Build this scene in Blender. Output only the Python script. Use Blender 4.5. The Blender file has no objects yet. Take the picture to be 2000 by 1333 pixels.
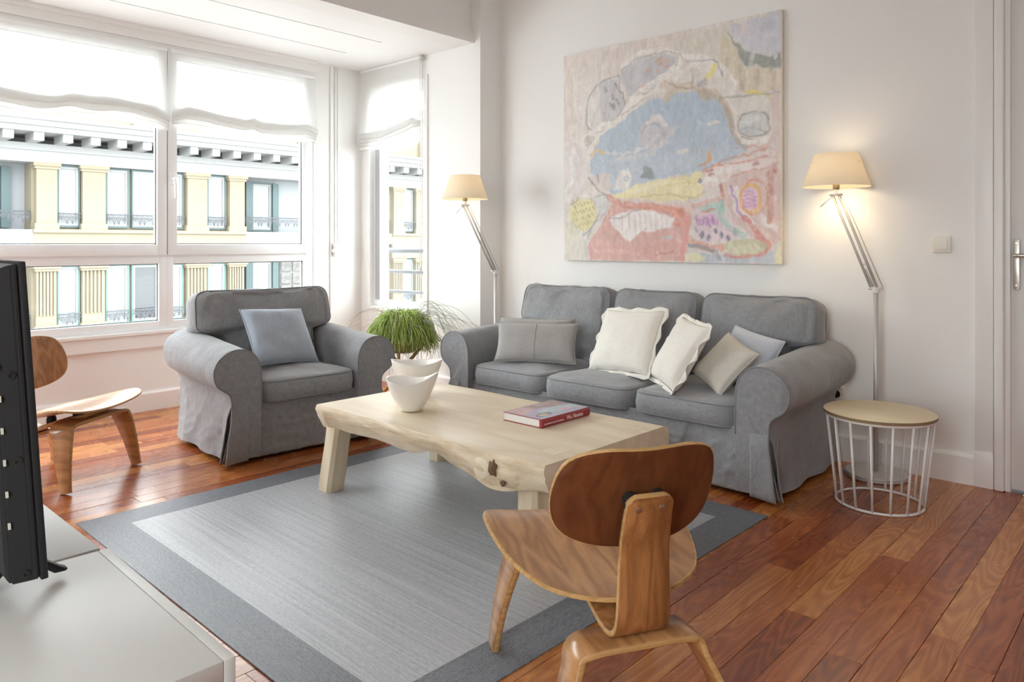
import bpy, bmesh, math, random
import numpy as np
from mathutils import Vector, Matrix, Euler, noise as mnoise

# ------------------------------------------------------------------ camera, sky, light, exposure
SC = bpy.context.scene
COL = SC.collection
CAM_H, FPX, CXP, CYP = 1.15, 1455.0, 1000.0, 475.0
YAW = math.radians(42.5)                       # view direction measured from +X
FWD = (math.cos(YAW), math.sin(YAW)); RGT = (math.sin(YAW), -math.cos(YAW))
cam = bpy.data.cameras.new('camera'); camo = bpy.data.objects.new('camera', cam); COL.objects.link(camo)
cam.sensor_width = 36.0; cam.lens = FPX / 2000 * 36.0
cam.shift_y = -(666.5 - CYP) / 2000.0
cam.clip_start = 0.02; cam.clip_end = 300
camo.location = (0, 0, CAM_H); camo.rotation_euler = (math.pi / 2, 0, YAW - math.pi / 2)
SC.camera = camo

SKY_STRENGTH = 12.5
EXPOSURE = 0.03
w = bpy.data.worlds.new('overcast_sky'); SC.world = w; w.use_nodes = True
bg = w.node_tree.nodes['Background']
bg.inputs['Color'].default_value = (0.935, 0.97, 1.0, 1); bg.inputs['Strength'].default_value = SKY_STRENGTH
SC.view_settings.view_transform = 'Standard'; SC.view_settings.look = 'None'
SC.view_settings.exposure = EXPOSURE; SC.view_settings.gamma = 1.0
SC.view_settings.use_curve_mapping = False
SC.cycles.max_bounces = 14; SC.cycles.diffuse_bounces = 9; SC.cycles.glossy_bounces = 5
SC.cycles.transmission_bounces = 8; SC.cycles.transparent_max_bounces = 16
SC.cycles.caustics_reflective = False; SC.cycles.caustics_refractive = False

def portal(name, loc, rot, sx, sy):            # guides sky sampling through a window opening, emits nothing itself
    l = bpy.data.lights.new(name, 'AREA'); l.shape = 'RECTANGLE'; l.size = sx; l.size_y = sy
    l.cycles.is_portal = True
    o = bpy.data.objects.new(name, l); COL.objects.link(o); o.location = loc; o.rotation_euler = rot
    return o
portal('sky_portal', (1.42, 5.56, 1.53), (math.radians(-90), 0, 0), 4.1, 1.98)
portal('sky_portal', (-.86, 4.83, 1.53), (0, math.radians(-90), 0), 1.98, 0.9)
portal('sky_portal', (-1.2, .4, 1.45), (0, math.radians(-90), 0), 2.0, 1.3)
portal('sky_portal', (4.16, 4.83, 1.53), (0, math.radians(90), 0), 1.98, 0.9)

# ------------------------------------------------------------------ pixel -> place helpers
def ray(u, v):
    a = (u - CXP) / FPX
    return (RGT[0] * a + FWD[0], RGT[1] * a + FWD[1], -(v - CYP) / FPX)
def onz(u, v, z=0.0):
    r = ray(u, v); t = (z - CAM_H) / r[2]; return Vector((r[0] * t, r[1] * t, z))
def onx(u, v, x):
    r = ray(u, v); t = x / r[0]; return Vector((x, r[1] * t, CAM_H + r[2] * t))
def ony(u, v, y):
    r = ray(u, v); t = y / r[1]; return Vector((r[0] * t, y, CAM_H + r[2] * t))

# ------------------------------------------------------------------ object helpers
def tag(o, label=None, cat=None, group=None, kind=None):
    if label: o['label'] = label
    if cat: o['category'] = cat
    if group: o['group'] = group
    if kind: o['kind'] = kind
    return o
def thing(name, label, cat, loc=(0, 0, 0), rz=0.0, group=None):
    o = bpy.data.objects.new(name, None); COL.objects.link(o)
    o.location = loc; o.rotation_euler = (0, 0, rz); o.empty_display_size = 0.1
    return tag(o, label, cat, group)
def link(name, me, mats, parent=None, loc=None, rot=None):
    if not isinstance(mats, (list, tuple)): mats = [mats]
    if len(me.materials) == 0:
        for m in mats: me.materials.append(m)
    o = bpy.data.objects.new(name, me); COL.objects.link(o)
    if parent: o.parent = parent
    if loc is not None: o.location = loc
    if rot is not None: o.rotation_euler = rot
    return o
def copy_tree(o, parent=None):
    c = o.copy(); COL.objects.link(c); c.parent = parent
    for ch in list(o.children): copy_tree(ch, c)
    return c
def pymesh(verts, faces, smooth=True, midx=None):
    me = bpy.data.meshes.new('m'); me.from_pydata([tuple(v) for v in verts], [], faces)
    if smooth: me.polygons.foreach_set('use_smooth', [True] * len(me.polygons))
    if midx: me.polygons.foreach_set('material_index', midx)
    me.update(); return me
def fix(me):
    bm = bmesh.new(); bm.from_mesh(me); bmesh.ops.recalc_face_normals(bm, faces=bm.faces); bm.to_mesh(me); bm.free(); return me
def bm_box(bm, x0, x1, y0, y1, z0, z1):
    r = bmesh.ops.create_cube(bm, size=1.0, matrix=Matrix.Translation(((x0+x1)/2, (y0+y1)/2, (z0+z1)/2)) @ Matrix.Diagonal((x1-x0, y1-y0, z1-z0, 1)))
    return r['verts']
def done(bm, smooth=False, angle=35):
    me = bpy.data.meshes.new('m'); bm.normal_update(); bm.to_mesh(me); bm.free()
    if smooth:
        me.polygons.foreach_set('use_smooth', [True] * len(me.polygons))
        try: me.set_sharp_from_angle(angle=math.radians(angle))
        except Exception: pass
    return me
def box(x0, x1, y0, y1, z0, z1, bev=0.0, seg=2):
    bm = bmesh.new(); bm_box(bm, x0, x1, y0, y1, z0, z1)
    if bev > 0:
        bmesh.ops.bevel(bm, geom=list(bm.edges), offset=bev, segments=seg, profile=0.5, affect='EDGES')
        return done(bm, True, 40)
    return done(bm)
def boxes(lst):
    bm = bmesh.new()
    for b in lst: bm_box(bm, *b)
    return done(bm)
def lathe(prof, seg=40, cap0=True, cap1=True):
    V, Fc = [], []
    n = len(prof)
    for r, z in prof:
        for k in range(seg):
            a = 2 * math.pi * k / seg; V.append((r * math.cos(a), r * math.sin(a), z))
    for i in range(n - 1):
        for k in range(seg):
            k2 = (k + 1) % seg; Fc.append((i*seg+k, i*seg+k2, (i+1)*seg+k2, (i+1)*seg+k))
    if cap0: Fc.append(tuple(reversed(range(seg))))
    if cap1: Fc.append(tuple((n-1)*seg + k for k in range(seg)))
    me = fix(pymesh(V, Fc))
    try: me.set_sharp_from_angle(angle=math.radians(40))
    except Exception: pass
    return me
def tube_geo(path, r, seg=8, closed=False):
    P = [Vector(p) for p in path]; n = len(P); V, Fc = [], []
    up = None
    for i, p in enumerate(P):
        if closed: t = P[(i+1) % n] - P[i-1]
        else: t = P[min(i+1, n-1)] - P[max(i-1, 0)]
        if t.length < 1e-9: t = Vector((0, 0, 1))
        t.normalize()
        if up is None:
            up = Vector((0, 0, 1)) if abs(t.z) < 0.9 else Vector((1, 0, 0))
        a = t.cross(up)
        if a.length < 1e-6: a = t.orthogonal()
        a.normalize(); b = t.cross(a).normalized(); up = -b if True else up
        up = (up - t * up.dot(t)); up = up.normalized() if up.length > 1e-6 else t.orthogonal().normalized()
        a = up.cross(t).normalized(); b = up
        rr = r[i] if isinstance(r, (list, tuple)) else r
        for k in range(seg):
            an = 2 * math.pi * k / seg
            V.append(p + a * (rr * math.cos(an)) + b * (rr * math.sin(an)))
    m = n if closed else n - 1
    for i in range(m):
        j = (i + 1) % n
        for k in range(seg):
            k2 = (k + 1) % seg; Fc.append((i*seg+k, i*seg+k2, j*seg+k2, j*seg+k))
    if not closed:
        Fc.append(tuple(reversed(range(seg)))); Fc.append(tuple((n-1)*seg+k for k in range(seg)))
    return V, Fc
def tube(path, r, seg=8, closed=False):
    V, Fc = tube_geo(path, r, seg, closed); return fix(pymesh(V, Fc))
def tubes(lst, seg=6):
    V, Fc = [], []
    for path, r in lst:
        v, f = tube_geo(path, r, seg); o = len(V); V += v; Fc += [tuple(i + o for i in q) for q in f]
    return fix(pymesh(V, Fc))
def spline(pts, n=24, closed=False):                       # Catmull-Rom through the points
    P = [Vector(p) for p in pts]; out = []; m = len(P)
    segs = m if closed else m - 1
    for i in range(segs):
        p0 = P[(i-1) % m] if closed or i > 0 else P[0]*2 - P[1]
        p1 = P[i]; p2 = P[(i+1) % m]
        p3 = P[(i+2) % m] if closed or i + 2 < m else P[-1]*2 - P[-2]
        for k in range(n):
            t = k / n
            out.append(0.5 * ((2*p1) + (-p0+p2)*t + (2*p0-5*p1+4*p2-p3)*t*t + (-p0+3*p1-3*p2+p3)*t**3))
    if not closed: out.append(P[-1].copy())
    return out
def resample(P, n, closed=True):
    Q = list(P) + ([P[0]] if closed else [])
    L = [0.0]
    for a, b in zip(Q, Q[1:]): L.append(L[-1] + (Vector(b) - Vector(a)).length)
    out = []; j = 0; tot = L[-1]
    for k in range(n):
        s = tot * k / (n if closed else n - 1)
        while j < len(L) - 2 and L[j+1] < s: j += 1
        d = L[j+1] - L[j]; t = (s - L[j]) / d if d > 0 else 0
        out.append(Vector(Q[j]).lerp(Vector(Q[j+1]), min(max(t, 0), 1)))
    return out
def round_poly(pts, rad, seg=8):                            # closed 2D outline with rounded corners
    out = []; n = len(pts)
    for i in range(n):
        p = Vector(pts[i]); a = Vector(pts[i-1]); b = Vector(pts[(i+1) % n])
        r = rad[i] if isinstance(rad, (list, tuple)) else rad
        d1 = (a - p); d2 = (b - p); l1, l2 = d1.length, d2.length; d1.normalize(); d2.normalize()
        c = max(-1, min(1, d1.dot(d2))); half = math.acos(c) / 2
        t = min(r / math.tan(half), l1 * .48, l2 * .48)
        s, e = p + d1 * t, p + d2 * t
        for k in range(seg + 1):
            q = k / seg
            out.append(s * (1-q)**2 + p * 2*q*(1-q) + e * q*q)
    return out
def grid(f, nu, nv, smooth=True, closed_u=False):
    V = []; Fc = []
    for j in range(nv + 1):
        for i in range(nu + (0 if closed_u else 1)): V.append(f(i / nu, j / nv))
    W = nu if closed_u else nu + 1
    for j in range(nv):
        for i in range(nu):
            i2 = (i + 1) % W; Fc.append((j*W+i, j*W+i2, (j+1)*W+i2, (j+1)*W+i))
    return pymesh(V, Fc, smooth)
def solid(me, t, off=0.0):                                   # give a sheet thickness
    bm = bmesh.new(); bm.from_mesh(me); bmesh.ops.recalc_face_normals(bm, faces=bm.faces)
    bmesh.ops.solidify(bm, geom=list(bm.faces), thickness=t); bm.to_mesh(me); bm.free()
    me.polygons.foreach_set('use_smooth', [True]*len(me.polygons)); return me
def nz(p, s=1.0, off=0.0): return mnoise.noise(Vector(p) * s + Vector((off, off * 1.7, off * .3)))
def extrude_poly(pts2, axis, a0, a1, bev=0.0):               # pts2 closed polygon; axis 0/1/2 = extrusion axis
    V = []; n = len(pts2)
    for a in (a0, a1):
        for p in pts2:
            V.append((a, p[0], p[1]) if axis == 0 else (p[0], a, p[1]) if axis == 1 else (p[0], p[1], a))
    Fc = [tuple(range(n)), tuple(reversed(range(n, 2*n)))]
    for i in range(n):
        j = (i + 1) % n; Fc.append((i, i + n, j + n, j))
    me = fix(pymesh(V, Fc, False))
    if bev > 0:
        bm = bmesh.new(); bm.from_mesh(me)
        bmesh.ops.bevel(bm, geom=list(bm.edges), offset=bev, segments=2, profile=.5, affect='EDGES')
        bm.to_mesh(me); bm.free(); me.polygons.foreach_set('use_smooth', [True]*len(me.polygons))
        me.set_sharp_from_angle(angle=math.radians(40))
    return me
def xform(me, M): me.transform(M); me.update(); return me
def join(*mes):
    bm = bmesh.new()
    for m in mes: bm.from_mesh(m)
    sm = any(p.use_smooth for m in mes for p in m.polygons)
    me = bpy.data.meshes.new('m'); bm.to_mesh(me); bm.free()
    return me

# ------------------------------------------------------------------ materials
def lin(c):                                                    # sRGB 0-255 -> linear
    return tuple((x/255/12.92 if x/255 <= .04045 else ((x/255+.055)/1.055)**2.4) for x in c)
class NT:
    def __init__(s, name):
        s.m = bpy.data.materials.new(name); s.m.use_nodes = True; s.t = s.m.node_tree
        s.b = s.t.nodes['Principled BSDF']; s.out = s.t.nodes['Material Output']
    def n(s, typ, **kw):
        x = s.t.nodes.new('ShaderNode' + typ)
        for k, v in kw.items():
            if k.startswith('_'): setattr(x, k[1:], v)
            else:
                key = k.replace('__', ' ')
                i = x.inputs[int(key[1:])] if key[0] == 'i' and key[1:].isdigit() else x.inputs[key]
                if hasattr(v, 'is_output') or isinstance(v, bpy.types.NodeSocket): s.t.links.new(v, i)
                else: i.default_value = v
        return x
    def l(s, a, b): s.t.links.new(a, b)
    def math(s, op, a, b=0.0, c=0.0):
        x = s.t.nodes.new('ShaderNodeMath'); x.operation = op
        for i, v in enumerate((a, b, c)):
            if isinstance(v, bpy.types.NodeSocket): s.t.links.new(v, x.inputs[i])
            else: x.inputs[i].default_value = v
        return x.outputs[0]
    def mix(s, f, a, b, typ='MIX'):
        x = s.t.nodes.new('ShaderNodeMix'); x.data_type = 'RGBA'; x.blend_type = typ
        for i, v in ((0, f), (6, a), (7, b)):
            if isinstance(v, bpy.types.NodeSocket): s.t.links.new(v, x.inputs[i])
            else: x.inputs[i].default_value = v if i == 0 else (*v, 1)[:4]
        return x.outputs[2]
    def ramp(s, f, stops):
        x = s.t.nodes.new('ShaderNodeValToRGB'); e = x.color_ramp.elements
        while len(e) < len(stops): e.new(0.5)
        for k, (p, c) in enumerate(stops): e[k].position = p; e[k].color = (*c, 1)[:4]
        s.t.links.new(f, x.inputs[0]); return x.outputs[0]
    def vec(s, sc=(1, 1, 1), kind='Object', add=None):
        tc = s.t.nodes.new('ShaderNodeTexCoord'); mp = s.t.nodes.new('ShaderNodeMapping')
        mp.inputs['Scale'].default_value = sc
        src = tc.outputs[kind]
        if add is not None:
            va = s.t.nodes.new('ShaderNodeVectorMath'); va.operation = 'ADD'
            s.t.links.new(src, va.inputs[0]); s.t.links.new(add, va.inputs[1]); src = va.outputs[0]
        s.t.links.new(src, mp.inputs['Vector']); return mp.outputs[0]
    def noise(s, v, scale, detail=3, rough=.55, dist=0.0):
        x = s.n('TexNoise', Scale=scale, Detail=detail, Roughness=rough, Distortion=dist); s.l(v, x.inputs['Vector']); return x.outputs['Fac']
    def bump(s, h, strength, dist=0.002):
        x = s.n('Bump', Strength=strength, Distance=dist); s.l(h, x.inputs['Height']); s.l(x.outputs[0], s.b.inputs['Normal']); return x
    def set(s, **kw):
        for k, v in kw.items():
            i = s.b.inputs[k.replace('__', ' ')]
            if isinstance(v, bpy.types.NodeSocket): s.l(v, i)
            else: i.default_value = (*v, 1) if isinstance(v, tuple) and len(v) == 3 else v
        return s.m
def paint(name, col, rough=.5, bump=.04, var=.03, scale=18):
    t = NT(name); v = t.vec()
    f = t.noise(v, scale, 4)
    c = t.mix(f, tuple(x*(1-var) for x in col), tuple(min(1, x*(1+var)) for x in col))
    if bump: t.bump(t.noise(v, scale*9, 3), bump)
    return t.set(Base__Color=c, Roughness=rough)
def metal(name, col, rough=.3, metallic=1.0):
    t = NT(name); v = t.vec(); f = t.noise(v, 60, 2)
    return t.set(Base__Color=col, Metallic=metallic, Roughness=t.math('MULTIPLY_ADD', f, .12, rough-.06))
def fabric(name, col, thread=900.0, var=.28, wrinkle=.35, wscale=7.0, rough=.9, sheen=.25, crease=0.0):
    t = NT(name); 
    a = t.noise(t.vec((1, .06, 1)), thread, 2, .7); b = t.noise(t.vec((.06, 1, .06)), thread, 2, .7)
    c0 = t.noise(t.vec(), 5, 3)
    w = t.math('ADD', t.math('MULTIPLY', a, .5), t.math('MULTIPLY', b, .5))
    w2 = t.math('MULTIPLY_ADD', c0, .25, t.math('MULTIPLY', w, .95))
    col_ = t.ramp(w2, [(.36, tuple(x*(1-var) for x in col)), (.74, tuple(min(1, x*(1+var)) for x in col))])
    h1 = t.noise(t.vec((1, 1, .45)), wscale, 2, .5, .3)
    if crease:                                                # sharp ironing and sitting creases
        cn = t.noise(t.vec((1, 1, .7)), wscale*1.1, 2, .5, .6)
        rd = t.math('SUBTRACT', 1.0, t.math('MINIMUM', t.math('MULTIPLY', t.math('ABSOLUTE', t.math('SUBTRACT', cn, .5)), 22.0), 1.0))
        h1 = t.math('ADD', h1, t.math('MULTIPLY', rd, crease))
    b1 = t.n('Bump', Strength=wrinkle, Distance=.03); t.l(h1, b1.inputs['Height'])
    b2 = t.n('Bump', Strength=.22, Distance=.0012); t.l(w, b2.inputs['Height']); t.l(b1.outputs[0], b2.inputs['Normal'])
    t.l(b2.outputs[0], t.b.inputs['Normal'])
    return t.set(Base__Color=col_, Roughness=rough, Sheen__Weight=sheen, Sheen__Roughness=.5)
def wood(name, dark, light, axis=0, scale=1.0, stretch=9.0, rings=10.0, rough=.4, fine=.35, coat=0.0, spec=.5):
    t = NT(name)
    oi = t.n('ObjectInfo'); off = t.n('CombineXYZ', X=t.math('MULTIPLY', oi.outputs['Random'], 37.0), Y=t.math('MULTIPLY', oi.outputs['Random'], 91.0), Z=t.math('MULTIPLY', oi.outputs['Random'], 13.0))
    sc = [stretch*scale]*3; sc[axis] = scale
    v = t.vec(tuple(sc), add=off.outputs[0])
    n1 = t.noise(v, 1.0, 2, .45)
    bands = t.math('PINGPONG', t.math('MULTIPLY', n1, rings), 1.0)
    sf = [260.0*scale]*3; sf[axis] = 7*scale
    fn = t.noise(t.vec(tuple(sf), add=off.outputs[0]), 1.0, 2, .6)
    f = t.math('ADD', t.math('MULTIPLY', bands, 1-fine), t.math('MULTIPLY', fn, fine))
    c = t.ramp(f, [(.15, dark), (.85, light)])
    t.bump(fn, .06, .001)
    return t.set(Base__Color=c, Roughness=rough, Coat__Weight=coat, Coat__Roughness=.15, Specular__IOR__Level=spec)

M = {}
M['wall'] = paint('warm_white_wall_paint', (.855, .852, .838), .55, .05, .012, 3)
M['ceil'] = paint('white_ceiling_paint', (.88, .88, .875), .6, .03, .01, 3)
M['trim'] = paint('white_satin_trim', (.85, .84, .825), .38, .02, .012, 5)
M['pvc'] = paint('white_window_plastic', (.84, .845, .85), .3, .0, .006, 5)
M['gasket'] = paint('grey_gasket', (.20, .20, .21), .6, 0, .02)
M['door'] = paint('white_door_lacquer', (.74, .73, .71), .32, .02, .01, 4)
M['sofa'] = fabric('grey_blue_slipcover', (.250, .256, .267), 620, .30, .30, 6.5, crease=.08)
M['piping'] = fabric('grey_piping', (.20, .208, .222), 700, .2, .05, 6)
M['pil_blue'] = fabric('blue_grey_linen', (.36, .41, .48), 760, .14, .25, 9)
M['pil_ice'] = fabric('pale_blue_linen', (.55, .59, .66), 760, .10, .25, 9)
M['pil_white'] = fabric('off_white_linen', (.80, .775, .71), 700, .07, .22, 9)
M['pil_beige'] = fabric('beige_linen', (.62, .585, .52), 700, .10, .22, 9)
M['pil_grey'] = fabric('stone_grey_linen', (.37, .36, .345), 700, .13, .2, 9)
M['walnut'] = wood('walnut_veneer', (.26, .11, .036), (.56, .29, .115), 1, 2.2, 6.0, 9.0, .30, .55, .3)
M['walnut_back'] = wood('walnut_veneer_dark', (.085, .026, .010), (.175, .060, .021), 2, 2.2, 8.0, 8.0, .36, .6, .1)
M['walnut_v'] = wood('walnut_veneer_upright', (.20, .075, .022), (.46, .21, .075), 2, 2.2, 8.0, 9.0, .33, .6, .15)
M['ply'] = wood('plywood_edge', (.42, .23, .075), (.66, .42, .18), 0, 3.0, 30.0, 3.0, .45, .5)
M['pale'] = wood('pale_solid_wood', (.68, .57, .41), (.83, .745, .595), 1, 1.3, 5.0, 4.0, .48, .3)
M['bark'] = None
t = NT('live_edge_wood'); v = t.vec((9, 2.2, 12)); f = t.noise(v, 1, 5, .6, .6); g = t.noise(t.vec((60, 9, 60)), 1, 3)
t.bump(t.math('ADD', f, t.math('MULTIPLY', g, .4)), .55, .012)
M['bark'] = t.set(Base__Color=t.ramp(t.math('MULTIPLY_ADD', g, .35, t.math('MULTIPLY', f, .75)), [(.30, (.36, .24, .13)), (.50, (.66, .53, .36)), (.70, (.82, .72, .56))]), Roughness=.6)
M['cavity'] = paint('dark_wood_cavity', (.15, .085, .04), .8, .2, .3, 30)
M['ceramic'] = paint('matt_white_ceramic', (.86, .84, .80), .28, .0, .008, 6)
M['black'] = paint('black_plastic', (.008, .008, .009), .62, .04, .1, 60)
M['blackgloss'] = paint('black_screen', (.006, .006, .007), .08, 0, .02)
M['rubber'] = paint('black_rubber', (.02, .02, .02), .6, .1, .1, 40)
M['steel'] = metal('brushed_steel', (.62, .61, .59), .32)
M['nickel'] = metal('satin_nickel', (.60, .56, .50), .34)
M['alu'] = metal('satin_aluminium', (.64, .63, .62), .55, .55)
M['brass'] = metal('aged_brass', (.42, .32, .18), .4)
M['cab'] = paint('warm_white_laminate', (.57, .56, .535), .42, .03, .01, 8)
M['cream_plastic'] = paint('cream_plastic', (.80, .775, .70), .35, 0, .01)
M['whitewire'] = paint('white_powder_coat', (.82, .81, .80), .4, 0, .01)
M['maple'] = wood('pale_birch_top', (.74, .62, .40), (.80, .69, .48), 1, 1.0, 6.0, 3.0, .42, .25)
M['mdf'] = paint('brown_edge', (.30, .22, .13), .6, .1, .1, 60)
M['concrete'] = paint('grey_concrete', (.42, .42, .41), .85, .25, .12, 22)
M['dowel'] = wood('brown_dowel', (.36, .19, .07), (.52, .31, .13), 2, 2.0, 8.0, 4.0, .5, .3)
M['paper'] = paint('book_pages', (.78, .77, .73), .8, .1, .05, 90)
M['redcloth'] = paint('red_book_spine', (.30, .025, .035), .45, .05, .08, 60)
M['ink'] = paint('white_lettering', (.85, .80, .78), .6, 0, .0)
# glass: thin clear pane, mostly transmitted with a little mirror
t = NT('window_glass'); tr = t.n('BsdfTransparent', Color=(.97, .985, .98, 1)); gl = t.n('BsdfGlossy', Roughness=.0)
lw = t.n('LayerWeight', Blend=.5); mx = t.n('MixShader'); t.l(t.math('MULTIPLY_ADD', t.math('POWER', lw.outputs['Facing'], 5.0), .75, .035), mx.inputs[0]); t.l(tr.outputs[0], mx.inputs[1]); t.l(gl.outputs[0], mx.inputs[2]); t.l(mx.outputs[0], t.out.inputs[0]); M['glass'] = t.m
def sheer(name, transp, col, trl=.6):
    t = NT(name); tr = t.n('BsdfTransparent'); tl = t.n('BsdfTranslucent', Color=(*col, 1)); df = t.n('BsdfDiffuse', Color=(*col, 1))
    a = t.n('MixShader', Fac=trl); t.l(df.outputs[0], a.inputs[1]); t.l(tl.outputs[0], a.inputs[2])
    wv = t.noise(t.vec((1, 1, .1)), 300, 2); f = t.math('MULTIPLY_ADD', wv, .12, transp-.06)
    b = t.n('MixShader'); t.l(f, b.inputs[0]); t.l(a.outputs[0], b.inputs[1]); t.l(tr.outputs[0], b.inputs[2]); t.l(b.outputs[0], t.out.inputs[0]); return t.m
M['sheer'] = sheer('sheer_white_voile', .20, (.88, .88, .865), .42)
M['shade'] = sheer('cream_lamp_shade', .0, (.88, .83, .73), .40)
M['curtain'] = paint('far_curtain', (.80, .80, .78), .8, 0, .05)
# ------------------------------------------------------------------ the room shell
XB, YB, XR, YW = 4.089, 3.851, 3.859, 5.297          # sofa wall, pier face, bay return, window wall
ZC, ZM = 2.625, 3.05                                  # bay ceiling, room ceiling
XL, YN = -0.95, -2.3                                  # walls behind the camera
def struct(name, me, mat, parent=None, label=None):
    o = link(name, me, mat, parent)
    if parent is None: tag(o, label, None, None, 'structure')
    return o
random.seed(4)
floor = struct('floor', box(XL-.2, XB+.2, YN-.2, YW+.2, -.12, -.022), paint('subfloor', (.05, .025, .012), .8, .1), None, 'red-brown varnished plank floor')
# planks: run along X, about 9 cm wide
t = NT('varnished_pine_planks')
oi = t.n('ObjectInfo'); rnd = oi.outputs['Random']
off = t.n('CombineXYZ', X=t.math('MULTIPLY', rnd, 5.0), Y=0.0, Z=t.math('MULTIPLY', rnd, 43.0)).outputs[0]
n1 = t.noise(t.vec((1.15, 8.5, 1), add=off), 1.0, 2.0, .4, .2)
lines = t.math('PINGPONG', t.math('MULTIPLY', n1, 36.0), 1.0)
sat = t.math('POWER', lines, 1.6)
big = t.noise(t.vec((1.0, 3.2, 1), add=off), 1.6, 3, .55)
fine = t.noise(t.vec((14, 300, 1), add=off), 1.0, 2, .6)
tone = t.math('MULTIPLY_ADD', rnd, .62, t.math('MULTIPLY', big, .58))
dk = t.ramp(tone, [(.18, lin((88, 33, 15))), (.50, lin((126, 58, 26))), (.82, lin((156, 88, 42)))])
lt = t.ramp(tone, [(.18, lin((148, 66, 30))), (.50, lin((190, 108, 52))), (.82, lin((214, 150, 84)))])
col = t.mix(t.math('MULTIPLY_ADD', sat, .46, t.math('MULTIPLY', fine, .46)), dk, lt)
wear = t.noise(t.vec((2, 2, 2)), 3.0, 4, .6)
bmp = t.n('Bump', Strength=.05, Distance=.0006); t.l(t.math('ADD', fine, t.math('MULTIPLY', wear, .8)), bmp.inputs['Height']); t.l(bmp.outputs[0], t.b.inputs['Normal'])
M['plank'] = t.set(Base__Color=col, Roughness=t.math('MULTIPLY_ADD', wear, .18, .17), Specular__IOR__Level=.6)
PW = 0.0925
y = 0.02; row = 0
while y < YW - .001:
    y1 = min(y + PW, YW)
    x = 0.45 + random.uniform(-1.2, -.1); first = True
    while x < XB:
        x1 = x + random.uniform(.9, 2.1)
        if XB - x1 < .35: x1 = XB
        dz = random.uniform(-.0006, .0006)
        g = random.uniform(.0006, .0016)
        xx0 = max(x, .2)
        if x1 > .25:
            link('plank', box(xx0 + .0005, x1 - .0008, y + g/2, y1 - g/2, -.022, dz, .0007, 1), M['plank'], floor)
        x = x1
    y = y1; row += 1
far = []
yy = YN
while yy < YW - .01:                                   # boards behind and left of the view, one joined part
    a, b = (XL, .198)
    if yy < .02 - .001: b = XB
    far.append((a, b, yy + .0008, min(yy + PW, YW, .0198 if yy < .0198 else 99) - .0008, -.022, 0.0)); yy += PW
tag(link('plank_rest', boxes(far), M['plank'], floor), kind='stuff')

def wall(name, lst, mat='wall', label=None): return struct(name, boxes(lst), M[mat], None, label)
DY0, DY1, DZ = -.20, .64, 2.36                         # door opening in the sofa wall
wall('wall_right', [(XB, XB+.2, DY1, YB+.01, 0, ZM), (XB, XB+.2, YN, DY0, 0, ZM), (XB, XB+.2, DY0, DY1, DZ, ZM), (XB+.12, XB+.2, DY0, DY1, 0, DZ)], label='warm white wall behind the grey sofa')  # last box is backing added behind the door to block leaking sky light
SW0, SW1, SZ0, SZ1 = 4.47, 5.175, .62, 2.44             # side window opening in the bay return
wall('wall_pier', [(XR, XB+.2, YB, 4.10, 0, ZM), (XR, XR+.2, 4.10, SW0, 0, ZC), (XR, XR+.2, SW0, YW+.2, 0, SZ0), (XR, XR+.2, SW0, YW+.2, SZ1, ZC), (XR, XR+.2, SW1, YW+.2, SZ0, SZ1)], label='white pier between sofa wall and window bay')
WX0, WX1, WZ0, WZ1 = -.55, 3.385, .545, 2.51            # big window opening
wall('wall_window', [(-.8, WX0, YW, YW+.2, 0, ZC), (WX1, XR, YW, YW+.2, 0, ZC), (WX0, WX1, YW, YW+.2, 0, WZ0), (WX0, WX1, YW, YW+.2, WZ1, ZC)], label='white wall under the wide window')
wall('wall_left', [(XL-.2, XL, YN, -.2, 0, ZM), (XL-.2, XL, 1.0, YB+.3, 0, ZM), (XL-.2, XL, -.2, 1.0, 0, .5), (XL-.2, XL, -.2, 1.0, 2.4, ZM), (XL-.01, -.6, YB, YB+.3, 0, ZM), (-.8, -.6, YB+.3, 4.45, 0, ZC), (-.8, -.6, 4.45, 5.2, 0, .62), (-.8, -.6, 4.45, 5.2, 2.44, ZC), (-.8, -.6, 5.2, YW+.2, 0, ZC)], label='white wall beside the television')
wall('wall_back', [(XL-.2, XB+.2, YN-.2, YN, 0, ZM)], label='white wall behind the viewer')
# lintel over the bay: plain beam with a slightly recessed wall above
wall('wall_lintel', [(-.6, XR, 3.915, 4.12, ZC, 2.715), (-.6, XR, 3.945, 4.12, 2.715, ZM)], label='white lintel over the window bay')
struct('ceiling', box(XL-.2, XB+.2, YN-.2, YB+.3, ZM, ZM+.15), M['ceil'], None, 'white room ceiling')
# bay ceiling in panels with two open slots
g1, g2, gx = 4.40, 4.845, 3.39
cb = struct('ceiling', boxes([(-.8, gx, 4.12, g1, ZC, ZC+.1), (-.8, gx, g1+.013, g2, ZC, ZC+.059), (-.8, gx, g2+.013, YW, ZC, ZC+.1), (gx, XR, 4.12, YW, ZC, ZC+.1), (-.8, gx, g1-.02, g2+.04, ZC+.06, ZC+.1)]), M['ceil'], None, 'lower white ceiling of the window bay with two slots')
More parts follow.
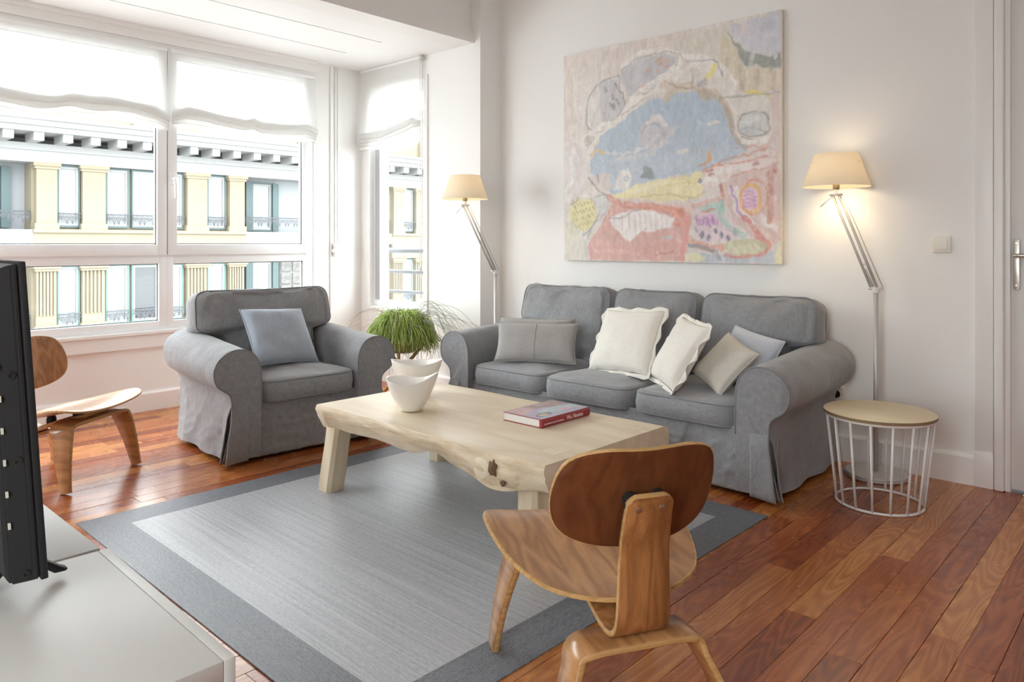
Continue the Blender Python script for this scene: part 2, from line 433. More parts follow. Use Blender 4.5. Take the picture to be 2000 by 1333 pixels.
# trims -----------------------------------------------------------
def base_prof(h=.135, d=.016): return [(0, 0), (d, 0), (d, h-.012), (d-.006, h), (0, h)]
me = extrude_poly([(XB - a, z) for a, z in base_prof(.14)], 1, .767, YB - .001); tag(link('baseboard_right', me, M['trim']), 'white baseboard along the sofa wall', None, None, 'structure')
me = extrude_poly([(YW - a, z) for a, z in base_prof(.13)], 0, -.58, XR - .002); tag(link('baseboard_window', me, M['trim']), 'white baseboard under the wide window', None, None, 'structure')
me = extrude_poly([(YB - a, z) for a, z in base_prof(.13)], 0, XR - .0, XB - .018); tag(link('baseboard_pier', me, M['trim']), 'short white baseboard on the pier', None, None, 'structure')
me = extrude_poly([(XR - a, z) for a, z in base_prof(.13)], 1, YB + .0, YW - .018); tag(link('baseboard_bay', me, M['trim']), 'white baseboard under the narrow side window', None, None, 'structure')
# deep sill apron under the window
sill = tag(link('trim_1', boxes([(-.59, WX1+.012, YW-.020, YW, .435, .527), (-.59, WX1+.012, YW-.032, YW, .527, .5455)]), M['trim']), 'white apron and sill board under the wide window', None, None, 'structure')
# header mouldings between window head and bay ceiling
tag(link('trim_2', boxes([(-.58, 3.40, YW-.055, YW, 2.595, 2.624), (-.58, 3.40, YW-.03, YW, 2.535, 2.595), (-.58, 3.40, YW-.016, YW, 2.508, 2.535)]), M['trim']), 'stepped white moulding over the wide window', None, None, 'structure')
# door side: casing, plinth, jamb
tag(link('trim_3', join(box(XB-.016, XB, .692, .767, .16, DZ+.1, .003), box(XB-.022, XB, .690, .769, 0, .165, .003), box(XB-.016, XB, DY0-.1, .692, DZ+.03, DZ+.1, .003)), M['trim']), 'flat white door casing with plinth block', None, None, 'structure')
tag(link('trim_4', join(box(XB-.030, XB+.06, .648, .688, 0, DZ+.03, .008, 3), box(XB-.012, XB+.06, .625, .648, 0, DZ+.03, .004), box(XB-.030, XB+.06, DY0-.02, .648, DZ, DZ+.03, .006)), M['trim']), 'white rounded door jamb', None, None, 'structure')
door = tag(link('door_1', box(XB+.012, XB+.052, DY0, .642-.016, .012, DZ, .003), M['door']), 'white door with long nickel handle plate', None, None, 'structure')
pl = link('handle_plate', extrude_poly([(p.x, p.y) for p in round_poly([(.592, .933), (.617, .933), (.617, 1.169), (.592, 1.169)], .0124, 8)], 0, XB+.012-.006, XB+.0115, .0015), M['nickel'], door)
link('handle_lever', tube(spline([(XB+.006, .606, 1.091), (XB-.035, .606, 1.091), (XB-.045, .598, 1.092), (XB-.046, .57, 1.093), (XB-.043, .49, 1.091)], 8), [.009]*6+[.009]*27, 10), M['nickel'], door)
for z in (.955, 1.150): link('screw', xform(lathe([(.0042, 0), (.0042, .0012)], 12), Matrix.Translation((XB+.0055, .6045, z)) @ Matrix.Rotation(-math.pi/2, 4, 'Y')), M['steel'], door)
# ------------------------------------------------------------------ wide window
win = tag(link('window_1', boxes([
    (WX0+.05, WX1-.045, YW+.005, YW+.075, 2.443+.05, WZ1), (WX0+.05, WX1-.045, YW+.005, YW+.075, WZ0, WZ0+.04), (WX0, WX0+.05, YW+.005, YW+.075, WZ0, WZ1), (WX1-.045, WX1, YW+.005, YW+.075, WZ0, WZ1),
    (WX0+.05, WX1-.045, YW+.005, YW+.075, 1.035, 1.092)]), M['pvc']), 'wide white window of upper casements and low fixed panes', None, None, 'structure')
mull = [-.146, 1.03, 2.206]
edges = [WX0+.045] + mull + [WX1-.04]
def frame_part(name, x0, x1, z0, z1, wl, wr, wb, wt, y0, y1, parent):
    def bar(a0, a1, b0, b1): return box(a0, a1, y0, y1, b0, b1, .004, 2)
    me = join(bar(x0, x0+wl, z0, z1), bar(x1-wr, x1, z0, z1), bar(x0+wl-.004, x1-wr+.004, z0, z0+wb), bar(x0+wl-.004, x1-wr+.004, z1-wt, z1))
    me.polygons.foreach_set('use_smooth', [True]*len(me.polygons)); me.set_sharp_from_angle(angle=math.radians(40))
    f = link(name, me, M['pvc'], parent)
    gx0, gx1, gz0, gz1 = x0+wl, x1-wr, z0+wb, z1-wt
    link('pane', box(gx0-.006, gx1+.006, y0+.030, y0+.036, gz0-.006, gz1+.006), M['glass'], f)
    gk = .007
    link('gasket', boxes([(gx0, gx0+gk, y0+.022, y0+.029, gz0, gz1), (gx1-gk, gx1, y0+.022, y0+.029, gz0, gz1), (gx0, gx1, y0+.022, y0+.029, gz0, gz0+gk), (gx0, gx1, y0+.022, y0+.029, gz1-gk, gz1)]), M['gasket'], f)
    return f
for k in range(4):
    x0, x1 = edges[k], edges[k+1]
    s = frame_part('casement', x0+.002, x1-.002, 1.066, 2.512, .066, .066, .075, .067, YW-.018, YW+.05, win)
    frame_part('fixed_light', x0-.002, x1+.002, WZ0+.012, 1.055, .052, .052, .052, .048, YW+.000, YW+.06, win)
    if k == 3:                                          # window handle on the sash next to the mullion
        h = link('handle_rose', box(2.206+.018, 2.206+.048, YW-.030, YW-.0185, 1.56, 1.645, .004), M['pvc'], s)
        link('handle_grip', tube(spline([(2.239, YW-.028, 1.60), (2.239, YW-.055, 1.60), (2.243, YW-.062, 1.575), (2.247, YW-.060, 1.52), (2.249, YW-.056, 1.46)], 6), .009, 8), M['pvc'], s)
    if k > 0: link('mullion_gap', box(x0-.0018, x0+.0018, YW-.0165, YW-.014, 1.07, 2.51), M['gasket'], s)
# unseen window added in the wall beside the viewer for fill daylight
w3 = tag(link('fill_window', boxes([(XL-.08, XL-.02, -.2, 1.0, .5, .56), (XL-.08, XL-.02, -.2, 1.0, 2.34, 2.4), (XL-.08, XL-.02, -.2, -.14, .56, 2.34), (XL-.08, XL-.02, .94, 1.0, .56, 2.34), (XL-.08, XL-.02, .37, .43, .56, 2.34)]), M['pvc']), 'added unseen two-pane window beside the viewer for fill daylight', None, None, 'structure')
for a, b in ((-.14, .37), (.43, .94)): link('pane', box(XL-.053, XL-.047, a, b, .56, 2.34), M['glass'], w3)
# ------------------------------------------------------------------ narrow side window in the bay return
w2 = tag(link('window_2', boxes([(XR-.014, XR, SW0-.045, SW0, SZ0, SZ1+.03), (XR-.014, XR, SW1, SW1+.05, SZ0, SZ1+.03), (XR-.014, XR, SW0, SW1, SZ1, SZ1+.03), (XR-.03, XR, SW0-.05, SW1+.05, SZ0-.03, SZ0)]), M['trim']), 'narrow white side window beside the plant', None, None, 'structure')
f2 = link('sash', boxes([(XR+.04, XR+.095, SW0+.0005, SW0+.035, SZ0+.0005, SZ1-.0005), (XR+.04, XR+.095, SW1-.085, SW1-.0005, SZ0+.0005, SZ1-.0005), (XR+.04, XR+.095, SW0+.035, SW1-.085, SZ0+.0005, SZ0+.05), (XR+.04, XR+.095, SW0+.035, SW1-.085, SZ1-.06, SZ1-.0005)]), M['pvc'], w2)
link('pane', box(XR+.065, XR+.071, SW0+.03, SW1-.08, SZ0+.045, SZ1-.055), M['glass'], f2)
link('gasket', boxes([(XR+.038, XR+.040, SW1-.085, SW1-.02, SZ0+.05, SZ1-.06)]), paint('grey_reveal', (.42, .42, .44), .5, 0, .02), f2)
w4 = tag(link('bay_fill_window', boxes([(-.72, -.66, 4.45, 4.50, .62, 2.44), (-.72, -.66, 5.15, 5.2, .62, 2.44), (-.72, -.66, 4.50, 5.15, .62, .67), (-.72, -.66, 4.50, 5.15, 2.39, 2.44)]), M['pvc']), 'added unseen narrow window in the far return of the bay for fill daylight', None, None, 'structure')  # unseen window added to bring daylight in from the far side
link('pane', box(-.693, -.687, 4.50, 5.15, .67, 2.39), M['glass'], w4)
M['railgrey'] = metal('grey_painted_rail', (.11, .115, .125), .5, 0.0)
rail = thing('balcony_rail', 'grey horizontal guard bars outside the narrow side window', 'rail', (4.16, 4.8, .55))
for z, r in ((1.085, .022), (.90, .016), (.725, .013), (.58, .013)):
    link('bar', tube([(0, -.62, z-.55), (0, .62, z-.55)], r, 10), M['railgrey'], rail)
for yy in (-.60, .60): link('post', box(-.015, .015, yy-.015, yy+.015, -.15, .55, .003), M['railgrey'], rail)
# small wall fittings ---------------------------------------------
sw = thing('light_switch', 'cream rocker light switch on the wall by the door', 'switch', (XB, .907, 1.143))
link('plate', xform(box(-.012, 0, -.041, .041, -.041, .041, .006, 3), Matrix.Identity(4)), M['cream_plastic'], sw)
link('rocker', box(-.016, -.0115, -.027, .027, -.027, .027, .0018, 2), M['cream_plastic'], sw)
so = thing('wall_socket', 'round-cornered white socket low behind the sofa arm', 'socket', (XB, 1.395, .352))
link('plate', box(-.03, 0, -.042, .042, -.042, .042, .010, 3), M['cream_plastic'], so)
link('socket_well', xform(lathe([(.020, 0), (.020, .0015)], 24), Matrix.Translation((-.0318, 0, 0)) @ Matrix.Rotation(math.pi/2, 4, 'Y')), M['black'], so)
ck = thing('shutter_crank_box', 'white shutter crank box on the wall beside the wide window', 'crank box', (3.605, YW, 1.094))
link('case', box(-.040, .034, -.045, 0, -.055, .055, .004), M['pvc'], ck)
link('crank_arm', tube(spline([(.015, -.05, .03), (-.03, -.062, .012), (-.10, -.075, -.006)], 6), .007, 8), M['cream_plastic'], ck)
link('crank_knob', tube([(-.10, -.075, -.010), (-.085, -.075, -.018), (-.06, -.07, -.020)], [.006, .009, .008], 10), M['alu'], ck)
cd = link('crank_strap', boxes([(-.018, -.010, -.010, -.002, .055, 1.525), (.008, .013, -.008, -.002, .055, 1.525)]), M['pvc'], ck)
link('strap_guide', box(-.065, -.051, -.012, 0, -.5, 1.52, .002), M['trim'], ck)
# ------------------------------------------------------------------ roman blinds
def blind(name, label, W, ztop, zbot, sag, seed, loc, rz):
    """local: x across 0..W, y towards the room negative, z up"""
    root = thing(name, label, 'blind', loc, rz, None)
    def low(u):                                           # bottom contour
        a = sag(u); return zbot + a
    # cross-section of the gathered folds (dy, dz from bottom)
    folds = [(-.036, .128), (-.042, .106), (-.040, .086), (-.031, .082), (-.026, .105), (-.026, .124), (-.029, .100), (-.031, .066), (-.026, .054), (-.018, .070), (-.016, .122), (-.019, .080), (-.021, .044), (-.017, .028), (-.009, .044), (-.008, .118), (-.012, .050), (-.014, .014), (-.009, .000), (-.002, .012)]
    nt = 22; n = nt + len(folds)
    def f(u, v):
        j = int(round(v * n)); x = u * W
        nn = nz((x*3.0, seed, 0), 1.0) * .5 + nz((x*9.0, seed+5, 0)) * .25
        zl = low(u)
        edge = min(1.0, min(u, 1-u) / .08)
        pinch = .72 + .28 * edge
        if j <= nt:
            q = j / nt; z = ztop + (zl + .125 - ztop) * q
            yv = -.004 - .030 * q**2 * (1 + .3 * nn) + .006 * q * nz((x*5, z*3, seed))
            return (x, yv, z)
        dy, dz = folds[min(j - nt - 1, len(folds)-1)]
        wob = .014 * nz((x*5, j*.35, seed+9)) + .005 * nz((x*15, j*.6, seed+2))
        return (x + (.010 if u > .5 else -.010) * nz((0, j*.8, seed)) * (1-edge), dy * (1.0 + .5*edge) + wob * .5 - .004, zl + dz * (1.1 - .25*(1-edge)) + wob * .9)
    link('cloth', grid(f, 90, n), M['sheer'], root)
    link('head_rail', box(0, W, -.012, .012, ztop-.012, ztop+.012, .003), M['pvc'], root)
    return root, low
z0 = 2.492
blind('roman_blind', 'sheer white roman blind over the casement beside the crank box', 1.155, z0, 1.945, lambda u: .030*math.sin(u*math.pi*2.2+.9)*(.6) + (.022 if abs(u-.52) < .06 else 0)*(1-abs(u-.52)/.06) - .004, 1.3, (2.222, YW-.030, 0), 0)
blind('roman_blind', 'sheer white roman blind on the casement farther from the crank box', 1.172, z0, 1.945, lambda u: .022*math.sin(u*math.pi*2.3+2.6) + .018*math.exp(-((u-.48)/.06)**2) - .012*u, 7.7, (1.026, YW-.030, 0), 0)
bl3, _ = blind('roman_blind', 'gathered sheer roman blind over the narrow side window', .80, 2.612, 1.975, lambda u: -.035*math.sin(u*math.pi)+.085*(u-.5)*.9, 13.1, (XR-.022, 5.275, 0), -math.pi/2)
link('cord', tubes([([(.80, -.02, 2.60), (.802, -.022, 1.4), (.806, -.026, .95)], .0022), ([(.815, -.012, 2.60), (.815, -.012, 1.3), (.813, -.020, .72)], .003)]), M['trim'], bl3)
link('cord_weight', xform(lathe([(.004, .03), (.010, .022), (.012, 0), (.008, -.004)], 12), Matrix.Translation((.806, -.026, .935))), M['cream_plastic'], bl3)
link('chain_bracket', box(.795, .822, -.03, .0, 2.585, 2.612, .004), M['nickel'], bl3)
# ------------------------------------------------------------------ houses across the street
M['stone'] = paint('cream_sandstone', (0.160, 0.136, 0.094), .85, .1, .10, 1.2)
M['stone_w'] = paint('white_rendered_stone', (.205, .205, .203), .85, .05, .05, 1.0)
M['fgrey'] = paint('pale_blue_grey_render', (.185, .195, .205), .85, .05, .04, 1.0)
M['fgreen'] = paint('green_joinery', (.036, .062, .064), .6, 0, .1, 4)
M['fgreen_l'] = paint('light_green_joinery', (.062, .125, .112), .6, 0, .08, 4)
M['iron'] = paint('grey_wrought_iron', (.075, .08, .088), .6, 0, .1, 4)
M['curtain'] = paint('far_curtain', (.19, .192, .195), .8, 0, .05)
M['asphalt'] = paint('street_asphalt', (.42, .42, .41), .9, .1, .1, 1)
t = NT('far_window_glass'); M['fglass'] = t.set(Base__Color=(.13,.14,.15), Roughness=.08)
t = NT('far_dim_glass'); M['fdim'] = t.set(Base__Color=(.03,.033,.036), Roughness=.1)
t = NT('rough_grey_stone'); br = t.n('TexNoise', Scale=3.0, Detail=4.0); 
M['rubble'] = t.set(Base__Color=t.ramp(br.outputs['Fac'], [(.35, (0.077, 0.074, 0.070)), (.6, (0.126, 0.124, 0.117))]), Roughness=.9)
FY = 25.0
tag(link('street', box(-60, 80, -60, FY-.1, -9.3, -9.2), M['asphalt']), 'grey street far below the window', None, None, 'structure')
bld = thing('apartment_building', 'cream stone apartment building with pilasters seen across the street', 'building', (0, FY, -9.2))
def bp(name, me, mat, parent=None):
    xform(me, Matrix.Translation((0, -FY, 9.2))); return link(name, me, mat, parent or bld)
bp('core_wall', boxes([(-30, 60, FY+.9, FY+6, -9.2, 7.2)]), M['fgrey'])
BAYS = [(-6.6, True), (6.6, True), (19.8, True)]; BW = 6.62
for bx0, _ in BAYS: bp('bay_wall', boxes([(bx0, bx0+BW, FY+.22, FY+.95, -9.2, 3.6)]), M['stone'])
PIL = [(.02, .66), (1.25, 2.00), (4.46, 5.24), (5.95, 6.60)]
WIN = [(.70, 1.22), (2.05, 2.64), (2.82, 3.58), (3.78, 4.38), (5.30, 5.86)]
def far_window(x0, x1, z0, z1, y, green, pane, curtain=None, seed=0):
    fr = .055
    wn = bp('window', boxes([(x0-.05, x0, y-.05, y+.03, z0-.05, z1+.06), (x1, x1+.05, y-.05, y+.03, z0-.05, z1+.06), (x0, x1, y-.05, y+.03, z1, z1+.06), (x0, x1, y-.05, y+.03, z0-.06, z0)]), M[green])
    def sub(nm, me, mat): xform(me, Matrix.Translation((0, -FY, 9.2))); return link(nm, me, mat, wn)
    sub('sash', boxes([(x0, x0+fr, y-.035, y+.02, z0, z1), (x1-fr, x1, y-.035, y+.02, z0, z1), (x0+fr, x1-fr, y-.035, y+.02, z1-fr, z1), (x0+fr, x1-fr, y-.035, y+.02, z0, z0+fr*1.3)]), M['stone_w'])
    sub('pane', boxes([(x0+fr, x1-fr, y, y+.015, z0+fr, z1-fr)]), M[pane])
    if curtain:
        w_ = x1 - x0 - 2*fr; s = curtain
        pts = [(x0+fr, z1-fr), (x1-fr if s > 0 else x0+fr+w_*.9, z1-fr), (x0+fr+w_*.75, z0+(z1-z0)*.55), (x0+fr+w_*.38, z0+(z1-z0)*.12), (x0+fr, z0+(z1-z0)*.08)]
        if s < 0: pts = [(x0+x1-px, pz) for px, pz in pts]
        sub('curtain', extrude_poly(pts, 1, y-.006, y-.001), M['curtain'])
    return wn
def guard(x0, x1, z0, z1, y):                              # cast-iron lace guard: bars with rings and drops
    T = [([(x0, y, z1), (x1, y, z1)], .018), ([(x0, y, z1-.10), (x1, y, z1-.10)], .012)]
    n = max(3, int((x1-x0)/.12)); st = (x1-x0)/n
    for k in range(n):
        xm = x0 + (k+.5)*st
        T.append(([(xm-st/2, y, z1), (xm, y, z1-.10), (xm+st/2, y, z1)], .010))
        d = (z1-z0) * (.55 + .45*abs(math.sin(k*1.05)))
        T.append(([(xm-st/2, y, z1-.10), (xm, y, z1-d), (xm+st/2, y, z1-.10)], .011))
        T.append(([(xm, y, z1-.10), (xm, y, z1-d)], .010))
    return bp('railing', tubes(T, 4), M['iron'])
Q = random.Random(3)
for bi, (bx, _) in enumerate(BAYS):
    for lv, (wz0, wz1) in enumerate(((1.68, 3.50), (-1.35, .47))):
        for (a, b) in PIL:
            bp('pilaster', boxes([(bx+a+.05, bx+b-.05, FY-.02, FY+.25, wz0-.02, wz1-.08)]) if lv == 0 else
               boxes([(bx+a+.05, bx+b-.05, FY+.03, FY+.25, wz0-.02, wz1-.08)] + [(bx+a+.05+(b-a-.1)*(k/6.0), bx+a+.05+(b-a-.1)*(k/6.0)+.05, FY-.02, FY+.03, wz0+.35, wz1-.1) for k in range(6)]), M['stone'])
            bp('capital', boxes([(bx+a-.04, bx+b+.04, FY-.10, FY+.25, wz1-.08, wz1+.02), (bx+a, bx+b, FY-.06, FY+.25, wz1-.16, wz1-.08)]), M['stone'])
            bp('pilaster_base', boxes([(bx+a, bx+b, FY-.06, FY+.25, wz0-.14, wz0+.06)]), M['stone'])
        for wi, (a, b) in enumerate(WIN):
            cur = None; pane = 'fglass'
            if lv == 1: cur = 1; pane = 'fglass' if wi != 2 else 'fdim'
            if lv == 1 and wi == 2: cur = None
            if lv == 0 and wi == 4: cur = 1
            if lv == 0 and wi != 4: pane = 'curtain'
            far_window(bx+a, bx+b, wz0, wz1-.05, FY+.17, 'fgreen' if lv == 0 else 'fgreen_l', pane, cur)
            guard(bx+a-.04, bx+b+.04, wz0+.02, wz0+.36, FY+.02)
        bp('spandrel', boxes([(bx-.02, bx+BW+.02, FY-.08, FY+.25, wz0-.22, wz0-.12), (bx, bx+BW, FY-.0, FY+.25, wz0-1.18, wz0-.22)]), M['stone'])
    bp('base_wall', boxes([(bx, bx+BW, FY, FY+.3, -9.2, -2.53)]), M['stone'])
for rx in (-13.2+6.6-6.6, 0.0, 13.22, 26.4):               # recessed stretches with shuttered windows and balconies
    for lv, (wz0, wz1) in enumerate(((1.60, 3.35), (-1.45, .42))):
        for cx in (1.05, 5.55):
            x = rx + cx
            far_window(x-.36, x+.36, wz0+.05, wz1, FY+.84, 'fgreen', 'fglass', None)
            for s in (-1, 1):
                sx0, sx1 = sorted((x + s*.42, x + s*.66))
                bp('shutter', boxes([(sx0, sx1, FY+.74, FY+.82, wz0, wz1+.05)]), M['fgreen'])
        guard(rx+.02, rx+6.56, wz0+.15, wz0+.48, FY+.15)
        bp('balcony_slab', boxes([(rx, rx+6.6, FY+.02, FY+.95, wz0-.5, wz0-.05)]), M['stone_w'])
    bp('rubble_panel', boxes([(rx+1.8, rx+4.8, FY+.84, FY+.95, -1.9, .6)]), M['rubble'])
    for k in range(30):
        a = rx + 1.85 + (k % 6) * .49; z = -1.85 + (k // 6) * .48
        bp('stone_block', boxes([(a, a+.45-Q.random()*.06, FY+.80, FY+.86, z, z+.43-Q.random()*.06)]), M['rubble'])
bp('architrave', boxes([(-30, 60, FY-.05, FY+1.0, 3.52, 3.86), (-30, 60, FY-.12, FY+1.0, 3.86, 4.06)]), M['stone_w'])
x = -12.0; md = None
while x < 36:
    me = box(-.13, .13, -.85, 0, 0, .24) if md is None else md.data
    if md is None: md = bp('modillion', xform(me, Matrix.Translation((x, FY-.05, 4.06))), M['stone_w']); base_x = x
    else:
        c = md.copy(); COL.objects.link(c); c.location = (x - base_x, 0, 0)
    x += .74
bp('cornice', boxes([(-30, 60, FY-1.0, FY+1.0, 4.30, 4.46), (-30, 60, FY-1.1, FY+1.0, 4.46, 4.62), (-30, 60, FY-1.2, FY+1.0, 4.62, 4.72)]), M['stone_w'])
bp('attic_wall', boxes([(-30, 60, FY+.2, FY+1.0, 4.72, 7.0)]), M['stone'])
for ax in range(-12, 34, 3): bp('attic_block', boxes([(ax+.4, ax+2.2, FY+.05, FY+.25, 4.72, 5.6)]), M['stone'])
R = math.radians
# ------------------------------------------------------------------ slipcovered seating
def outline_cushion(outline, t, er, bulge_f, bulge_b, seed, wr=.006, N=96, wf=7.0, gather=0.0):
    """outline: closed 2D (x,z) ; thickness along y ; front at -y"""
    O = resample(outline, N); c = sum(O, Vector((0, 0))) / N
    ring = []
    def prof():
        out = []
        for s in (.05, .14, .23, .32, .41, .5, .58, .66, .73, .80, .86, .91, .95, .985): out.append((s, 'f'))
        for k in range(7): out.append((k / 6 * math.pi, 'e'))
        for s in (.93, .84, .7, .5, .28, .06): out.append((s, 'b'))
        return out
    V = []; P = prof()
    R = min((p - c).length for p in O)
    for s, kind in P:
        for i, p in enumerate(O):
            d = p - c
            if kind == 'e':
                a = s; k = 1 - er / max(d.length, R) * (1 - math.sin(a)); y = -math.cos(a) * (t / 2)
                # flat side: compress cosine so that the gusset is straight
                y = -math.copysign(min(t/2, t/2 * abs(math.cos(a))**.6), math.cos(a))
                q = c + d * k
            else:
                k = (1 - er / max(d.length, R)) * s; q = c + d * k
                b = (1 - s**2.4); y = (-t/2 - bulge_f * b) if kind == 'f' else (t/2 + bulge_b * b)
            w_ = wr * (nz((q.x, q.y, y), wf, seed) + .6 * nz((q.x*1.0, q.y*.35, y), wf*2.1, seed+3))
            if gather and kind != 'b':                        # soft pleats running down from the top seam
                top_ = max(0, min(1, (q.y - .02) / .2)); w_ += gather * top_ * nz((q.x*2.4 + .35*nz((q.x, q.y, 0), 4, seed), q.y*.25, seed), 9.0, seed+8)
                w_ += gather * .8 * max(0, min(1, (.0 - q.y) / .15)) * nz((q.x*.6 + q.y*1.2, q.y*1.6 - q.x*.5, seed), 12.0, seed+4)
            if kind == 'f' or kind == 'b': V.append((q.x, y + w_ * 1.2, q.y + w_*.3))
            else: V.append((q.x + w_*.7, y, q.y + w_*.7))
    Fc = []; n = len(P)
    for j in range(n - 1):
        for i in range(N):
            i2 = (i+1) % N; Fc.append((j*N+i, j*N+i2, (j+1)*N+i2, (j+1)*N+i))
    Fc.append(tuple(reversed(range(N)))); Fc.append(tuple((n-1)*N+i for i in range(N)))
    me = fix(pymesh(V, Fc))
    pf = [Vector((c.x + (p-c).x*(1 - er*.30/max((p-c).length, R)), -t/2 + er*.35, c.y + (p-c).y*(1 - er*.30/max((p-c).length, R)))) for p in O]
    pb = [Vector((q.x, -q.y, q.z)) for q in pf]
    return me, pf, pb
def add_piping(name, paths, parent, r=.0045):
    V, Fc = [], []
    for p in paths:
        v, f = tube_geo(p, r, 6, True); o = len(V); V += v; Fc += [tuple(i+o for i in q) for q in f]
    return link(name, fix(pymesh(V, Fc)), M['piping'], parent)
def seat_cushion(parent, x0, x1, y0, y1, z0, z1, seed):
    out = [Vector((p.x, p.y)) for p in round_poly([(x0, y0), (x1, y0), (x1, y1), (x0, y1)], [.10, .10, .03, .03], 8)]
    t = z1 - z0
    me, pf, pb = outline_cushion(out, t, .036, .030, .008, seed, .0045, 130, 6.0)
    # front (-y) becomes the top: map (x, y, z) -> (x, z, zmid - y)
    Mx = Matrix(((1, 0, 0, 0), (0, 0, 1, 0), (0, -1, 0, (z0+z1)/2), (0, 0, 0, 1)))
    xform(me, Mx); fix(me)
    o = link('seat_cushion', me, M['sofa'], parent)
    add_piping('piping', [[Mx @ p for p in pf], [Mx @ p for p in pb]], o)
    return o
def arm_profile():
    """u outwards from the inner face, z up; rolled arm over a straight slipcover"""
    pts = [(0.0, .10), (0.0, .40), (.004, .49), (.022, .545), (.06, .585), (.115, .600), (.172, .590), (.222, .555), (.248, .505), (.246, .455), (.225, .415), (.190, .390), (.168, .370), (.158, .33), (.158, .20), (.168, .10), (.182, .028)]
    return pts
def arm_mesh(sgn, depth, rise, seed):
    pr = [Vector((p[0], p[1])) for p in arm_profile()]
    op = spline([(p.x, p.y, 0) for p in pr], 7)
    P = [(q.x, q.y) for q in op] + [(.10, .028), (.0, .028)]
    n = len(P); st = [0, .006, .018] + [.018 + (depth - .018) * k / 44 for k in range(1, 45)]
    V = []; Fc = []
    for j, y in enumerate(st):
        k = 0.0
        ins = .020 if j == 0 else (.006 if j == 1 else 0.0)
        for (u, z) in P:
            cu, cz = .11, .42
            uu = u + (cu - u) * ins; zz = z + (cz - z) * ins * .6
            lift = rise * (y / depth) * max(0, min(1, (zz - .3) / .2))
            flare = .012 * max(0, (.2 - zz) / .2) * math.sin(y * 19 + seed) if u > .1 else 0
            cr = nz((u*.5 + zz*1.3, y*1.1 + zz*.8, zz), 8, seed+5)
            w_ = .006 * nz((u*1.0, y, zz), 8, seed) + .003 * nz((u, y*.6, zz), 19, seed+2) + (.006*(1-min(1, abs(cr)*6)) if zz < .40 and u > .1 else 0)
            if j == 0: w_ *= .3
            V.append((sgn * (uu + flare + w_), y, max(zz + lift + w_ * .6, .024)))
    for j in range(len(st) - 1):
        for i in range(n):
            i2 = (i+1) % n; Fc.append((j*n+i, j*n+i2, (j+1)*n+i2, (j+1)*n+i))
    Fc.append(tuple(reversed(range(n)))); Fc.append(tuple((len(st)-1)*n+i for i in range(n)))
    me = fix(pymesh(V, Fc)); me.set_sharp_from_angle(angle=math.radians(58))
    fp = [Vector((sgn*(q.x + (.11-q.x)*.012), .002, q.y)) for q in op[4:]]
    return me, fp
def slip_seat(name, label, cat, half, inner, n, depth, loc, rz, group, seedbase):
    """local: x to the right seen from the front, y backwards from the front edge, z up"""
    root = thing(name, label, cat, loc, rz, group)
    b0 = link('frame', box(-inner-.1, inner+.1, .06, depth-.02, .045, .27, .01), M['sofa'], root)
    for s in (-1, 1):
        for yy in (.12, depth-.1): link('foot', box(s*(half-.17)-.03, s*(half-.17)+.03, yy-.03, yy+.03, 0, .06, .004), M['dowel'], root)
    # skirt: front apron between the arms
    W2 = inner
    def ap(u, v):
        x = -W2 - .012 + (2*W2 + .024) * u; z = .022 + .29 * v
        cr = nz((x*.6 + z*1.4, z*1.8 - x*.5, 1), 9, seedbase+6)
        y = .045 - .016 * (1-v) + .008 * nz((x, z*.7, 1), 7, seedbase) + .004*nz((x, z, 1), 17, seedbase+4) - .009*(1-min(1, abs(cr)*6))
        return (x, y, z)
    link('front_apron', solid(grid(ap, int(90*W2*2)+10, 26), .008), M['sofa'], root)
    for s, k in ((-1, 0), (1, 1)):
        me, fp = arm_mesh(s, depth - .03, .045, seedbase + k * 7)
        xform(me, Matrix.Translation((s*inner, 0, 0)))
        a = link('arm', me, M['sofa'], root)
        V, Fc = tube_geo([p + Vector((s*inner, 0, 0)) for p in fp], .0042, 6)
        link('piping', fix(pymesh(V, Fc)), M['piping'], a)
        # pleat at the front outer corner of the slipcover: two flaps and a recessed fold
        def flap(u, v, s=s):                                # front flap, swings out towards the hem
            z = .024 + .32 * v; o = 1 - v
            x0 = .075; x1 = .150 + .055 * o
            x = x0 + (x1 - x0) * u
            y = .010 - .020*min(1, o*3.5) - .030 * o * (u**1.5) + .006*nz((x, z, 3), 14, seedbase+k)
            return (s*(inner + x), y, z)
        link('pleat_flap', solid(grid(flap, 10, 16), .005), M['sofa'], a)
        def flap2(u, v, s=s):                               # side flap
            z = .024 + .32 * v; o = 1 - v
            y = .10 - (.10 - .012 - .0 * o) * u - .010*o*u
            x = .148 + .016*min(1, o*3.5) + .058 * o * (u**1.3) + .006*nz((y, z, 5), 14, seedbase+k)
            return (s*(inner + x), y, z)
        link('pleat_flap', solid(grid(flap2, 10, 16), .005), M['sofa'], a)
        def fold(u, v, s=s):
            z = .030 + .29 * v; o = 1 - v
            x = .135 + .075*o*u; y = .004 + .03*(1-u)*0 + .020*math.sin(u*math.pi)*o - .006*o
            return (s*(inner + x), y, z)
        link('pleat_fold', solid(grid(fold, 8, 10), .004), M['sofa'], a)
    # back: outer shell
    def bk(u, v):
        x = -half + .06 + (2*half - .12) * u; z = .024 + (.79 - .024) * v
        return (x, depth - .015 + .02 * (v) + .006*nz((x, z, 2), 6, seedbase), z)
    shell = extrude_poly([(depth-.20, .25), (depth-.09, .76), (depth-.06, .795), (depth-.02, .80), (depth+.012, .77), (depth-.005, .03), (depth-.20, .03)], 0, -half+.17, half-.17, .012)
    link('back_frame', shell, M['sofa'], root)
    return root
